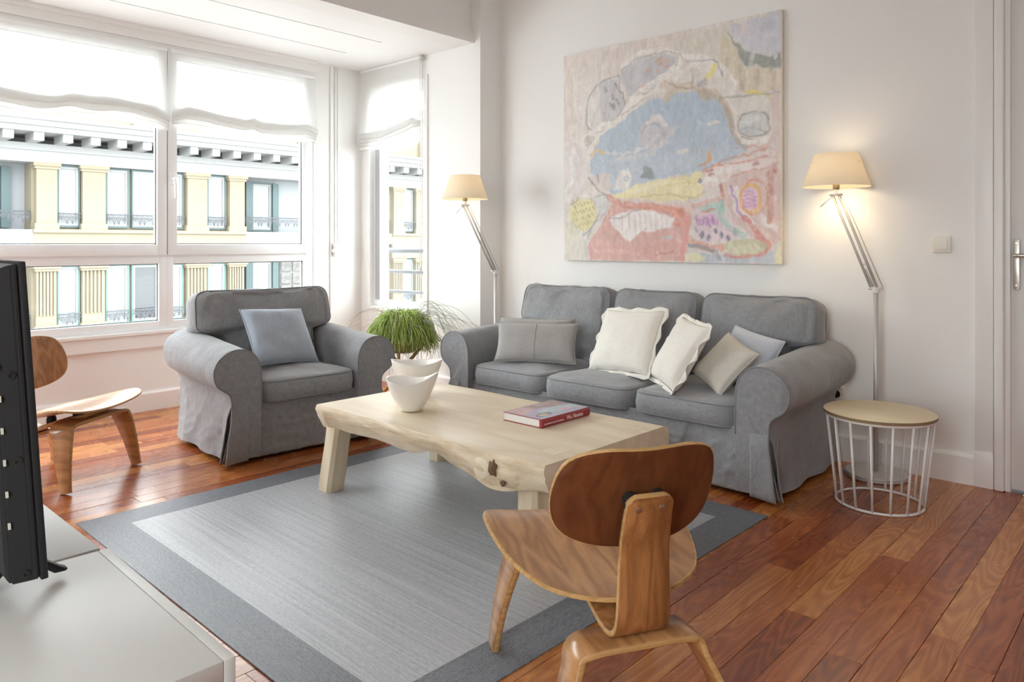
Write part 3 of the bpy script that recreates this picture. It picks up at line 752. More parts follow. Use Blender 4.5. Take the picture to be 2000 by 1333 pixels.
def back_cushion(root, x0, x1, cutl, cutr, ytop, seed, ztop=.86, lean=13):
    """cutl/cutr: how far the lower part is narrowed on each side where it goes down between the arms"""
    w_ = x1 - x0; lz = .40 - .62
    pts = [(x0+cutl, -.235), (x1-cutr, -.235), (x1-cutr, -.012), (x1, .02), (x1-.012, .255), (x0+.012, .255), (x0, .02), (x0+cutl, -.012)]
    rad = [.04, .04, .02 if cutr else .1, .05 if cutr else .1, .075, .075, .05 if cutl else .1, .02 if cutl else .1]
    if not cutr: pts[2:4] = [(x1, .02)]; rad[2:4] = [.2]
    if not cutl: pts = pts[:-2] + [(x0, .02)]; rad = rad[:len(pts)-1] + [.2]
    out = round_poly(pts, rad, 8)
    # local outline z=0 is .60 m above the floor
    me, pf, pb = outline_cushion([Vector((p.x, p.y)) for p in out], .17, .045, .040, .012, seed, .012, 150, 6.0, .010)
    o = link('back_cushion', me, M['sofa'], root, (0, ytop, .615), (math.radians(-lean), 0, 0))
    add_piping('piping', [pf, pb], o)
    return o
# armchair in the bay
ac = slip_seat('armchair', 'grey slipcovered armchair with rolled arms in the window bay', 'armchair', .556, .288, 1, .80, (2.282, 3.585, 0), R(-5), None, 2.0)
seat_cushion(ac, -.286, .286, -.012, .60, .298, .425, 5.1)
back_cushion(ac, -.448, .425, .163, .140, .60, 6.2, lean=13)
# three-seat sofa along the right wall
sf = slip_seat('sofa', 'grey slipcovered three-seat sofa with rolled arms under the painting', 'sofa', 1.096, .865, 3, .845, (3.165, 2.398, 0), -math.pi/2, None, 9.0)
for k, (a, b) in enumerate(((-.862, -.295), (-.290, .285), (.290, .862))):
    seat_cushion(sf, a, b, .008 if k != 1 else -.004, .66, .290, .412, 11.3 + k)
back_cushion(sf, -.985, -.245, .115, 0, .665, 21.0, lean=12)
back_cushion(sf, -.240, .345, 0, 0, .665, 22.5, lean=12)
back_cushion(sf, .350, 1.015, 0, .148, .665, 24.0, lean=12)
# ------------------------------------------------------------------ cushions
def pillow(name, label, W, H, T, mat, loc, rot, seed, flange=0.0, group=None, puff=.42, centre=False):
    n = 34
    def side(sg):
        def f(u, v):
            a, b = 2*u-1, 2*v-1
            ein = 1 - .055*(b*b)*(1) * 0
            hx = W/2 * (1 - .07 * (1 - b*b) * 1.0); hz = H/2 * (1 - .06 * (1 - a*a))
            x = a * hx; z = b * hz
            prof = max(0, (1 - abs(a)**2.6)) ** puff * max(0, (1 - abs(b)**2.6)) ** puff
            y = sg * (T/2 * prof) 
            w_ = nz((x, y, z), 13, seed+sg) * .006 + nz((x, y, z), 5, seed+3*sg) * .008
            edge = min(1, (1-max(abs(a), abs(b))) * 5)
            return (x + w_*.3, y + w_ * edge, z + w_*.3)
        return f
    f, g = grid(side(1), n, n), grid(side(-1), n, n)
    root = thing(name, label, 'cushion', loc, 0, group); root.rotation_euler = rot
    bm = bmesh.new(); bm.from_mesh(f); bm.from_mesh(g); bmesh.ops.remove_doubles(bm, verts=bm.verts, dist=.0015); bmesh.ops.recalc_face_normals(bm, faces=bm.faces)
    me = bpy.data.meshes.new('m'); bm.to_mesh(me); bm.free(); me.polygons.foreach_set('use_smooth', [True]*len(me.polygons))
    link('cover', me, mat, root)
    edge = []
    for k in range(4*n):
        q, r = divmod(k, n); s = r / n
        a, b = ((2*s-1, -1), (1, 2*s-1), (1-2*s, 1), (-1, 1-2*s))[q]
        edge.append((a, b))
    def pos(a, b): return Vector((a*W/2*(1-.07*(1-b*b)), 0, b*H/2*(1-.06*(1-a*a))))
    if centre:
        link('seam', tube([side(-1)(.5, .04 + .92*k/20) for k in range(21)], .0028, 5), mat, root)
    if flange > 0:
        V = []; Fc = []; m = len(edge)
        for lv in range(4):
            for k, (a, b) in enumerate(edge):
                p = pos(a, b); d = Vector((a if abs(a) > .97 else 0, 0, b if abs(b) > .97 else 0))
                if d.length > 0: d.normalize()
                w_ = flange * lv / 3
                yv = .014 * (lv/3) * math.sin(k*.55 + seed) + .010 * (lv/3) * nz((a*3, b*3, lv*.2), 1.6, seed)
                V.append(p * .975 + d * (w_ + .006) + Vector((0, yv, 0)))
        for lv in range(3):
            for k in range(m):
                k2 = (k+1) % m; Fc.append((lv*m+k, lv*m+k2, (lv+1)*m+k2, (lv+1)*m+k))
        link('flange', solid(pymesh(V, Fc), .003), mat, root)
    else:
        V, Fc = tube_geo([pos(a, b) for a, b in edge], .0035, 5, True); link('seam', fix(pymesh(V, Fc)), mat, root)
    return root
R = math.radians
# on the sofa (local y of the cushion faces the room when rz = -90 deg)
G6 = None
pillow('throw_cushion', 'stone-grey rectangular linen cushion tucked behind a matching one on the sofa', .48, .25, .11, M['pil_grey'], (3.505, 3.010, .562), (R(-20), R(0), R(-60)), 1, 0, G6)
pillow('throw_cushion', 'stone-grey rectangular linen cushion with a centre seam, in front of its twin', .50, .245, .11, M['pil_grey'], (3.395, 2.915, .552), (R(-22), R(0), R(-62)), 2, 0, G6, .42, True)
pillow('throw_cushion', 'square off-white linen cushion with ruffled flange on the middle seat', .42, .37, .14, M['pil_white'], (3.475, 2.325, .606), (R(-28), R(-3), R(-97)), 3, .022, G6)
pillow('throw_cushion', 'off-white flanged cushion tipped on its corner, seen edge-on', .34, .36, .125, M['pil_white'], (3.366, 1.934, .590), (R(-30), R(4), R(-128)), 4, .020, G6)
pillow('throw_cushion', 'small beige square cushion leaning between white and pale blue cushions', .27, .27, .10, M['pil_beige'], (3.412, 1.708, .557), (R(-40), R(16), R(-122)), 5, 0, G6)
pillow('throw_cushion', 'pale blue cushion with white back half hidden in the sofa corner', .31, .29, .11, M['pil_ice'], (3.585, 1.668, .563), (R(-26), R(10), R(-104)), 6, 0, G6)
pillow('throw_cushion', 'blue-grey square linen cushion in the armchair', .40, .37, .14, M['pil_blue'], (2.285, 3.930, .609), (R(-36), R(3), R(0)), 7, 0, G6)
# ------------------------------------------------------------------ moulded plywood lounge chairs
def strip(path, widths, th, wdir, name, parent, mats, axis_fix=None):
    """bent plywood strip: path centre line, widths along wdir (vectors), thickness th"""
    P = [Vector(p) for p in path]; n = len(P); V = []; Fc = []; mi = []
    for i, p in enumerate(P):
        tg = (P[min(i+1, n-1)] - P[max(i-1, 0)]).normalized()
        wd = Vector(wdir[i] if isinstance(wdir, list) else wdir); wd = (wd - tg * wd.dot(tg)).normalized()
        nm = tg.cross(wd).normalized(); hw = widths[i]/2; r = .0025
        for a, b in ((-hw, -th/2+r), (-hw+r, -th/2), (hw-r, -th/2), (hw, -th/2+r), (hw, th/2-r), (hw-r, th/2), (-hw+r, th/2), (-hw, th/2-r)): V.append(p + wd*a + nm*b)
    for i in range(n-1):
        for k in range(8):
            k2 = (k+1) % 8; Fc.append((i*8+k, i*8+k2, (i+1)*8+k2, (i+1)*8+k)); mi.append(1 if k in (3, 7) else 0)
    Fc.append(tuple(reversed(range(8)))); mi.append(1); Fc.append(tuple((n-1)*8+k for k in range(8))); mi.append(1)
    me = pymesh(V, Fc, True, mi); fix(me); me.set_sharp_from_angle(angle=math.radians(50))
    return link(name, me, mats, parent)
def ply_shell(outline, surf, th, name, parent, mats, N=72, rings=10):
    """outline 2D closed, surf(a,b)->Vector (top side), thickness th; edge gets the ply material"""
    O = resample(outline, N); c = sum(O, Vector((0, 0)))/N; e = .002
    V = []; Fc = []; mi = []
    def P(q): return Vector(surf(q.x, q.y))
    def nrm(q):
        d = .004; a = P(q + Vector((d, 0))) - P(q - Vector((d, 0))); b = P(q + Vector((0, d))) - P(q - Vector((0, d))); return a.cross(b).normalized()
    seq = []
    for k in range(rings): seq.append(((k+.5)/(rings-.3), 1))
    top = [s for s, _ in seq]
    lay = [(s, .5) for s in top[:-1]] + [(.985, .5), (1.0, .36), (1.0, -.36), (.985, -.5)] + [(s, -.5) for s in reversed(top[:-1])]
    for s, h in lay:
        for p in O:
            q = c + (p-c)*s; V.append(P(q) + nrm(q) * (h*th))
    n = len(lay); et = len(top) - 1
    for j in range(n-1):
        for i in range(N):
            i2 = (i+1) % N; Fc.append((j*N+i, j*N+i2, (j+1)*N+i2, (j+1)*N+i)); mi.append(1 if et <= j <= et+2 else 0)
    Fc.append(tuple(reversed(range(N)))); mi.append(0); Fc.append(tuple((n-1)*N+i for i in range(N))); mi.append(0)
    me = pymesh(V, Fc, True, mi); fix(me); me.set_sharp_from_angle(angle=math.radians(50))
    return link(name, me, mats, parent)
def lounge_chair(label, loc, rz, back_mat, drop=0.0):
    """local: y forward, x right, z up"""
    c = thing('plywood_lounge_chair', label, 'chair', loc, rz, 'moulded plywood lounge chairs')
    mw = [M['walnut'], M['ply']]
    # seat shell
    so = [(p.x, p.y) for p in spline([(-.262, .205, 0), (-.20, .240, 0), (0, .246, 0), (.20, .240, 0), (.262, .205, 0), (.278, .12, 0), (.262, -.02, 0), (.205, -.145, 0), (.11, -.205, 0), (0, -.222, 0), (-.11, -.205, 0), (-.205, -.145, 0), (-.262, -.02, 0), (-.278, .12, 0)], 8, True)]
    def ss(x, y):
        z = .334 + .185*(y-.06) + .40*x*x - 1.6*max(0, y-.13)**2 + .55*max(0, -y-.08)**2 - .006*math.exp(-((y+.03)/.12)**2)
        return (x, y, z)
    ply_shell([Vector(p) for p in so], ss, .011, 'seat', c, mw)
    # back shell: wide rounded panel bent forward at the sides, leaning back
    bo = [(p.x, p.y) for p in spline([(-.192, .094, 0), (-.12, .129, 0), (0, .130, 0), (.12, .129, 0), (.192, .094, 0), (.216, .0, 0), (.194, -.080, 0), (.12, -.120, 0), (0, -.132, 0), (-.12, -.120, 0), (-.194, -.080, 0), (-.216, 0, 0)], 8, True)]
    ln = R(17)
    def bs(x, s):
        f = .95*x*x - .35*s*s*0
        y = -.238 - math.sin(ln)*s + f*math.cos(ln) - .25*s*s; z = .541 + math.cos(ln)*s + f*math.sin(ln)*.6
        return (x, y, z)
    ply_shell([Vector((-p[0], p[1])) for p in bo], bs, .011, 'backrest', c, [back_mat, M['ply']])
    # spine: from the front frame down, round the back and up behind the backrest
    sp = spline([(0, .16, .318), (0, .04, .290), (0, -.08, .250), (0, -.155, .222), (0, -.205, .215), (0, -.236, .232), (0, -.248, .275), (0, -.250, .35), (0, -.256, .44), (0, -.273, .515), (0, -.287, .560)], 7)
    wd = [.165 + (.116-.165)*(i/(len(sp)-1)) for i in range(len(sp))]
    for k in range(4): wd[-1-k] = wd[-1-k]*(1 - (.30, .12, .04, .0)[k])
    strip(sp, wd, .017, (1, 0, 0), 'spine', c, [M['walnut_v'], M['ply']])
    def ubend(half_top, half_foot, ztop, y_top, y_foot, w_top, w_foot, name):
        pts = [(-half_foot, y_foot, .0), (-half_foot*.7-half_top*.3, y_foot-(y_foot-y_top)*.35, ztop*.40), (-half_top-.004, y_foot-(y_foot-y_top)*.75, ztop-.055), (-half_top+.014, y_top, ztop-.014), (-half_top+.055, y_top, ztop), (0, y_top, ztop+.001)]
        pts = pts + [(-a, b, d) for a, b, d in reversed(pts[:-1])]
        sp = spline(pts, 7); n = len(sp); W = []; D = []
        for i, p in enumerate(sp):
            q = min(1, max(0, p.z/ztop)); W.append(w_foot + (w_top-w_foot)*q**1.2); D.append((0, 1, 0))
        for k_ in (0, -1): sp[k_].z = -drop if name == 'rear_leg_frame' else .0
        return strip(sp, W, .019, (0, 1, 0), name, c, mw)
    ubend(.198, .236, .296, .135, .20, .120, .052, 'front_leg_frame')
    ubend(.165, .212, .196, -.205, -.258, .105, .050, 'rear_leg_frame')
    for sx in (-1, 1):
        link('shock_mount', xform(lathe([(.024, 0), (.026, .006), (.020, .016), (.017, .034)], 20), Matrix.Translation((sx*.036, -.276, .534)) @ Matrix.Rotation(R(-90+19), 4, 'X')), M['rubber'], c)
        link('screw', xform(lathe([(.0085, 0), (.0085, .002), (.006, .0035)], 16), Matrix.Translation((sx*.030, -.2845, .528)) @ Matrix.Rotation(R(90+19), 4, 'X')), M['steel'], c)
    for (a, b, z) in ((-.06, .11, .311), (.06, .11, .311), (0, -.09, .256)): link('shock_mount', xform(lathe([(.022, 0), (.022, .02), (.018, .032)], 16), Matrix.Translation((a, b, z))), M['rubber'], c)
    return c
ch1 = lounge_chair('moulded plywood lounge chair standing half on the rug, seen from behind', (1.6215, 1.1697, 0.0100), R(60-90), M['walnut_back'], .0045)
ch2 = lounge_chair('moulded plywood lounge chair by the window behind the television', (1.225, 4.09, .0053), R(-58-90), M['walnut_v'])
# ------------------------------------------------------------------ rug
rug = thing('rug', 'square grey woven vinyl rug with darker mitred border', 'rug', (2.035, 2.345, 0), R(-.9))
def rugmat(name, dark, light, ax, rough=.42, streak=1.0):
    t = NT(name); s1 = [300.0, 300.0, 1]; s1[ax] = 40.0
    a = t.noise(t.vec(tuple(s1)), 1, 2, .6)
    s2 = [90.0, 90.0, 1]; s2[ax] = 1.3
    b = t.noise(t.vec(tuple(s2)), 1, 2, .6)
    wv = t.n('TexWave', Scale=1.0, Distortion=.0); wv.wave_type = 'BANDS'; wv.bands_direction = 'Y' if ax == 0 else 'X'
    c = t.noise(t.vec((330, 330, 1)), 1, 1)
    f = t.math('ADD', t.math('MULTIPLY', a, .36), t.math('ADD', t.math('MULTIPLY', b, .38*streak), t.math('MULTIPLY', c, .36 + .26*(1-streak))))
    col = t.ramp(f, [(.34, dark), (.70, light)])
    t.bump(t.math('ADD', a, t.math('MULTIPLY', c, .8)), .35, .0015)
    return t.set(Base__Color=col, Roughness=rough, Specular__IOR__Level=.5)
M['rugc'] = rugmat('rug_field', (.20, .212, .235), (.54, .56, .585), 1, .35)
M['rugb1'] = rugmat('rug_border_a', (.020, .023, .030), (.31, .33, .37), 0, .42, .3)
M['rugb2'] = rugmat('rug_border_b', (.020, .023, .030), (.31, .33, .37), 1, .42, .3)
hw, bw, th = 1.01, .157, .0045
i_ = hw - bw
link('field', box(-i_, i_, -i_, i_, .0005, th-.0003), M['rugc'], rug)
for k in range(4):
    me = extrude_poly([(-hw, -hw), (hw, -hw), (i_, -i_), (-i_, -i_)], 2, .0005, th)
    xform(me, Matrix.Rotation(k*math.pi/2, 4, 'Z')); link('border_strip', me, M['rugb1'] if k % 2 == 0 else M['rugb2'], rug)
# ------------------------------------------------------------------ coffee table
TZ = .400; TL, TWd = 1.45, .80
tb = thing('coffee_table', 'thick pale live-edge wood coffee table on the rug', 'coffee table', (2.318, 2.330, th), R(-.9))
H0 = TZ - th
def slab():
    NP = 44; st = 90; V = []; Fc = []; mi = []
    for j in range(st + 1):
        q = j / st; y = -TL/2 + TL * q
        # y+ end (towards the armchair) is rounded like a log, y- end is sawn
        ye = max(0, (q - .955) / .045); rnd = math.sqrt(max(0, 1 - ye*ye)) if ye > 0 else 1
        near = .010*nz((0, y, 3), 4.0, 2) + .006*nz((0, y, 8), 11, 5)
        dep = .100 + .012*nz((0, y, 0), 3.1, 4) + .030*math.exp(-((y+.50)/.12)**2) - .034*math.exp(-((y+.13)/.085)**2) + .012*math.exp(-((y-.66)/.06)**2)
        near -= .006 if q > .93 else 0.0
        far_ = .010*nz((0, y, 0), 3.0, 9)
        x0 = -TWd/2 - near + .030*(1-rnd); x1 = TWd/2 + far_ - .030*(1-rnd)
        for k in range(NP):
            a = k / NP
            # loop: top from x0 to x1, then down far side, bottom back, up near side
            if a < .40: s = a/.40; x = x0 + .012 + (x1-x0-.024)*s; z = H0
            elif a < .50: s = (a-.40)/.10; x = x1 - .012 + .012*math.sin(s*math.pi) ; z = H0 - dep*s
            elif a < .84: s = (a-.50)/.34; x = x1 - .012 - .03*0 - (x1-x0-.05)*s; z = H0 - dep + .004*nz((x, y, 0), 9, 3)
            else:
                s = (a-.84)/.16; z = H0 - dep*(1-s); x = x0 + .038*(1-s)**1.7*(1-.8*math.exp(-((y+.50)/.13)**2)) + .012*s**6 + .010*nz((s*3, y*1.0, 0), 6, 7)*math.sin(s*math.pi)
            zz = H0 - dep/2 + (z - (H0-dep/2)) * (rnd if ye > 0 else 1)
            if ye > 0 and z >= H0 - .001: zz = H0 - (1-rnd)*dep*.35
            V.append((x, y, zz))
    for j in range(st):
        for k in range(NP):
            k2 = (k+1) % NP; Fc.append((j*NP+k, j*NP+k2, (j+1)*NP+k2, (j+1)*NP+k)); a = (k+.5)/NP
            mi.append(1 if (a >= .83 and j < st*.93) else (1 if .42 < a < .5 else 0))
    Fc.append(tuple(range(NP))); mi.append(0); Fc.append(tuple(reversed([st*NP+k for k in range(NP)]))); mi.append(0)
    me = pymesh(V, Fc, True, mi); fix(me); me.set_sharp_from_angle(angle=R(48)); return me
top = link('table_top', slab(), [M['pale'], M['bark']], tb)
# sawn branch stub at the near corner (log end) and the knot with its hollow
def blob(cx, cy, cz, rx, ry, rz_, seed, amp=.12, n=20):
    def f(u, v):
        a = 2*math.pi*u; b = math.pi*(v-.5); d = Vector((math.cos(b)*math.cos(a), math.cos(b)*math.sin(a), math.sin(b)))
        k = 1 + amp*nz(d, 1.7, seed); return (cx + rx*d.x*k, cy + ry*d.y*k, cz + rz_*d.z*k)
    return grid(f, n, n//2+2, True, True)
kn = xform(lathe([(.0, .0), (.030, .0), (.040, .004), (.046, .016), (.050, .05)], 28, False, False), Matrix.Translation((-TWd/2-.006, -.435, H0-.064)) @ Matrix.Rotation(R(90), 4, 'Y') @ Matrix.Diagonal((1.0, 1.0, 1, 1)))
link('knot', kn, M['pale'], top)
link('knot', blob(-TWd/2+.030, -.545, H0-.076, .034, .066, .046, 4), M['bark'], top)
link('knot_hollow', blob(-TWd/2+.001, -.492, H0-.054, .009, .019, .027, 9, .5), M['cavity'], top)
link('knot_hollow', blob(-TWd/2-.010, -.552, H0-.092, .005, .013, .010, 12, .6), M['cavity'], top)
for (x, y) in ((-.22, -.635), (.24, -.655)): link('tenon_end', box(x-.05, x+.05, y-.035, y+.035, H0-.01, H0+.0006), M['pale'], top)
def tleg(x, y, dx, dy, w0, w1):
    V = []; Fc = []; n = 10
    for j in range(n+1):
        q = j/n; z = (H0-.05)*(1-q); w_ = w0 + (w1-w0)*q + .006*math.sin(q*5+x*9); cx = x + dx*q; cy = y + dy*q; r = w_*.16
        h_ = w_/2
        for (a, b) in ((-h_, -h_+r), (-h_+r, -h_), (h_-r, -h_), (h_, -h_+r), (h_, h_-r), (h_-r, h_), (-h_+r, h_), (-h_, h_-r)): V.append((cx + a, cy + b, z))
    for j in range(n):
        for k in range(8):
            k2 = (k+1) % 8; Fc.append((j*8+k, j*8+k2, (j+1)*8+k2, (j+1)*8+k))
    Fc.append(tuple(range(8))); Fc.append(tuple(reversed([n*8+k for k in range(8)])))
    return fix(pymesh(V, Fc, False))
M['pale_leg'] = wood('pale_leg_wood', (.64, .53, .37), (.80, .70, .53), 2, 1.3, 7.0, 4.0, .5, .3)
for (x, y, dx, dy) in ((-.305, .600, -.035, .03), (.31, .60, .02, .03), (-.285, -.585, -.03, -.03), (.31, -.58, .02, -.03)):
    link('leg', tleg(x, y, dx, dy, .105, .088), M['pale_leg'], tb)
# ------------------------------------------------------------------ bowls
def bowl(label, loc, rz, rb, rr, h, wav, seed, ovx=1.0, group='white ceramic bowls'):
    def f(u, v):
        a = 2*math.pi*u; ins = v > .5; q = v*2 if v <= .5 else 2 - v*2
        q = max(q, 0); t_ = .0045
        s = q**.85; r = rb + (rr-rb)*(math.sin(s*math.pi/2)**1.05)
        r = rb + (rr-rb)*(1-(1-s)**1.32)
        zt = h*(1 + wav*math.cos(2*a+.4) + wav*.6*math.cos(a+seed) + wav*.25*math.cos(3*a+seed))
        z = zt*(s**1.12)
        if q < .02: r *= q/.02
        if ins: r = max(0, r - t_*min(1, s*8+.0)); z = z + t_*1.6*(1-s)
        k = 1 + .05*s*math.cos(3*a+seed)
        return (r*math.cos(a)*ovx*k, r*math.sin(a)*k/ovx, z)
    o = tag(link('ceramic_bowl', fix(grid(f, 72, 60, True, True)), M['ceramic'], None, loc, (0, 0, rz)), label, 'bowl', group)
    return o
TT = TZ
bowl('white wavy-rimmed ceramic bowl standing in front of its twin', (2.150, 2.580, TT+.0005), R(-40), .043, .116, .148, .10, .5)
bowl('taller white wavy-rimmed ceramic bowl behind the other bowl', (2.395, 2.835, TT+.0005), R(-25), .046, .124, .168, .06, 2.1)
# ------------------------------------------------------------------ painted grids (pigment maps on real surfaces)
class Pic:
    def __init__(s, W, H, base, seed=0):
        s.W, s.H = W, H; s.a = np.zeros((H, W, 3)); s.a[:] = np.array(base, float)
        s.Y, s.X = np.mgrid[0:H, 0:W].astype(float); s.rs = np.random.RandomState(seed)
    def fnoise(s, sx, sy, seed=0):
        rs = np.random.RandomState(seed + 77); gh, gw = int(s.H/sy)+3, int(s.W/sx)+3; g = rs.rand(gh, gw)
        yy, xx = s.Y/sy, s.X/sx; y0, x0 = yy.astype(int), xx.astype(int); fy, fx = yy-y0, xx-x0; fy = fy*fy*(3-2*fy); fx = fx*fx*(3-2*fx)
        return (g[y0, x0]*(1-fx)*(1-fy) + g[y0, x0+1]*fx*(1-fy) + g[y0+1, x0]*(1-fx)*fy + g[y0+1, x0+1]*fx*fy)
    def put(s, m, col, alpha=1.0, vary=10, seed=0):
        c = np.array(col, float) + vary*(s.fnoise(5, 9, seed)[..., None]-.5)*2 + vary*.6*(s.fnoise(22, 16, seed+5)[..., None]-.5)*2
        m = np.clip(m, 0, 1)[..., None]*alpha; s.a = s.a*(1-m) + c*m
    def poly(s, pts, col, alpha=.92, soft=1.5, rough=3.0, vary=9, seed=0):
        P = np.array(pts, float); n = len(P)
        X = s.X + rough*2*(s.fnoise(9, 9, seed+1)-.5); Y = s.Y + rough*2*(s.fnoise(9, 9, seed+2)-.5)
        ins = np.zeros(X.shape, bool); d = np.full(X.shape, 1e9)
        for i in range(n):
            x1, y1 = P[i]; x2, y2 = P[(i+1) % n]
            c = ((y1 > Y) != (y2 > Y)) & (X < (x2-x1)*(Y-y1)/((y2-y1) if abs(y2-y1) > 1e-9 else 1e-9)+x1); ins ^= c
            dx, dy = x2-x1, y2-y1; t_ = np.clip(((X-x1)*dx+(Y-y1)*dy)/(dx*dx+dy*dy+1e-9), 0, 1); d = np.minimum(d, np.hypot(X-x1-t_*dx, Y-y1-t_*dy))
        sd = np.where(ins, -d, d); s.put(np.clip(.5 - sd/(2*soft), 0, 1), col, alpha, vary, seed)
    def stroke(s, pts, w, col, alpha=.85, soft=1.0, rough=2.0, vary=9, seed=0, smooth=True):
        P = [(p[0], p[1], 0) for p in pts]
        if smooth and len(P) > 2: P = [tuple(q) for q in spline(P, 5)]
        X = s.X + rough*2*(s.fnoise(7, 7, seed+1)-.5); Y = s.Y + rough*2*(s.fnoise(7, 7, seed+2)-.5); d = np.full(X.shape, 1e9)
        for a, b in zip(P, P[1:]):
            dx, dy = b[0]-a[0], b[1]-a[1]; t_ = np.clip(((X-a[0])*dx+(Y-a[1])*dy)/(dx*dx+dy*dy+1e-9), 0, 1); d = np.minimum(d, np.hypot(X-a[0]-t_*dx, Y-a[1]-t_*dy))
        s.put(np.clip(.5 - (d-w/2)/(2*soft), 0, 1)*(.65+.7*(s.fnoise(4, 4, seed+8)-.3)), col, alpha, vary, seed)
    def ell(s, cx, cy, rx, ry, col, alpha=.9, soft=.06, vary=9, seed=0, ang=0, ring=None):
        c, n = math.cos(ang), math.sin(ang); X = s.X-cx + 3*(s.fnoise(9, 9, seed)-.5); Y = s.Y-cy + 3*(s.fnoise(9, 9, seed+4)-.5)
        r = np.hypot((X*c+Y*n)/rx, (-X*n+Y*c)/ry)
        s.put(np.clip((1-r)/soft+.5, 0, 1) if ring is None else np.clip((ring-np.abs(r-1))/soft+.5, 0, 1), col, alpha, vary, seed)
    def mesh(s, f, gain=1.0):
        H, W = s.H, s.W; V = [f(x/(W-1), 1-y/(H-1)) for y in range(H) for x in range(W)]
        Fc = [(y*W+x, (y+1)*W+x, (y+1)*W+x+1, y*W+x+1) for y in range(H-1) for x in range(W-1)]
        me = pymesh(V, Fc, True); A = np.clip(s.a, 0, 255)/255.0; L = np.where(A <= .04045, A/12.92, ((A+.055)/1.055)**2.4)*gain
        L = np.clip(L, 0, .92); at = me.color_attributes.new('pigment', 'FLOAT_COLOR', 'POINT')
        at.data.foreach_set('color', np.concatenate([L.reshape(-1, 3), np.ones((H*W, 1))], 1).astype(np.float32).ravel()); return me
def pigment(name, rough=.6, bump=.25, scale=240):
    t = NT(name); at = t.n('Attribute'); at.attribute_name = 'pigment'
    if bump: t.bump(t.noise(t.vec((1, 1, .5)), scale, 3), bump, .0015)
    return t.set(Base__Color=at.outputs['Color'], Roughness=rough)
M['pigment'] = pigment('oil_paint', .55, .3, 160); M['print'] = pigment('printed_cover', .25, 0)
# ------------------------------------------------------------------ book
A_, B_, C_ = onz(985, 822, TT), onz(1057, 838, TT), onz(1146, 812, TT)
bk = thing('book', 'hardcover book with red spine lying on the coffee table', 'book', (B_.x, B_.y, TT+.0005), R(-.5))
bl, bh, bt = .318, .212, .036                     # along x (spine), along y, thickness
link('page_block', box(.004, bl-.004, .006, bh-.004, .003, bt-.003), M['paper'], bk)
link('back_board', box(0, bl, 0, bh, 0, .003, .0008), M['redcloth'], bk)
link('spine', extrude_poly([(p.x, p.y) for p in round_poly([(.010, .0), (.010, bt), (.0, bt), (-.006, bt*.75), (-.006, bt*.25), (0, 0)], .003, 3)], 0, 0, bl), M['redcloth'], bk)
pc = Pic(110, 74, (168, 158, 182), 3)
pc.poly([(0, 0), (110, 0), (110, 20), (70, 26), (40, 24), (0, 40)], (196, 160, 160), .9, 6, 3, 8, 2)
pc.poly([(40, 0), (110, 0), (110, 34), (66, 30), (44, 18)], (150, 126, 122), .9, 5, 3, 8, 5)
pc.poly([(28, 44), (50, 30), (84, 34), (110, 40), (110, 56), (70, 60), (40, 60)], (176, 196, 196), .85, 4, 4, 10, 7)
pc.poly([(66, 46), (90, 50), (84, 62), (64, 60)], (214, 164, 188), .8, 4, 3, 8, 8)
pc.ell(26, 56, 17, 9, (96, 84, 92), .8, .3, 8, 9, -.2); pc.ell(24, 57, 11, 6, (196, 178, 160), .9, .3, 6, 10, -.2)
pc.poly([(40, 66), (110, 58), (110, 74), (0, 74), (10, 68)], (176, 176, 192), .8, 4, 3, 6, 11)
link('cover', join(pc.mesh(lambda u, v: (u*bl, .0 + v*bh, bt+.0006), 1.1)), M['print'], bk)
link('front_board', box(0, bl, .0005, bh, bt-.003, bt, .0008), M['redcloth'], bk)
def text_mesh(s, size, ext=.0002):
    c = bpy.data.curves.new('t', 'FONT'); c.body = s; c.size = size; c.extrude = ext; c.resolution_u = 3
    o = bpy.data.objects.new('t', c); COL.objects.link(o); bpy.context.view_layer.update()
    me = bpy.data.meshes.new_from_object(o.evaluated_get(bpy.context.evaluated_depsgraph_get())); bpy.data.objects.remove(o); bpy.data.curves.remove(c); return me
Rs = Matrix(((1, 0, 0, 0), (0, 0, -1, 0), (0, 1, 0, 0), (0, 0, 0, 1)))     # stand lettering up facing -y
ti = text_mesh('Mrs. Newton', .026); xform(ti, Matrix.Translation((.158, -.0062, .010)) @ Rs @ Matrix.Diagonal((.78, 1, 1, 1))); link('spine_lettering', ti, M['ink'], bk)
ti = text_mesh('June Newton a.k.a. Alice Springs', .0105); xform(ti, Matrix.Translation((.014, -.0062, .012)) @ Rs @ Matrix.Diagonal((.9, 1, 1, 1))); link('spine_lettering', ti, M['ink'], bk)
for s_, yy, sz in (('Mrs. Newton', .175, .017), ('June Newton', .192, .010)):
    ti = text_mesh(s_, sz, .0001); xform(ti, Matrix.Translation((.175, yy, bt+.0009))); link('cover_lettering', ti, M['ink'], bk)
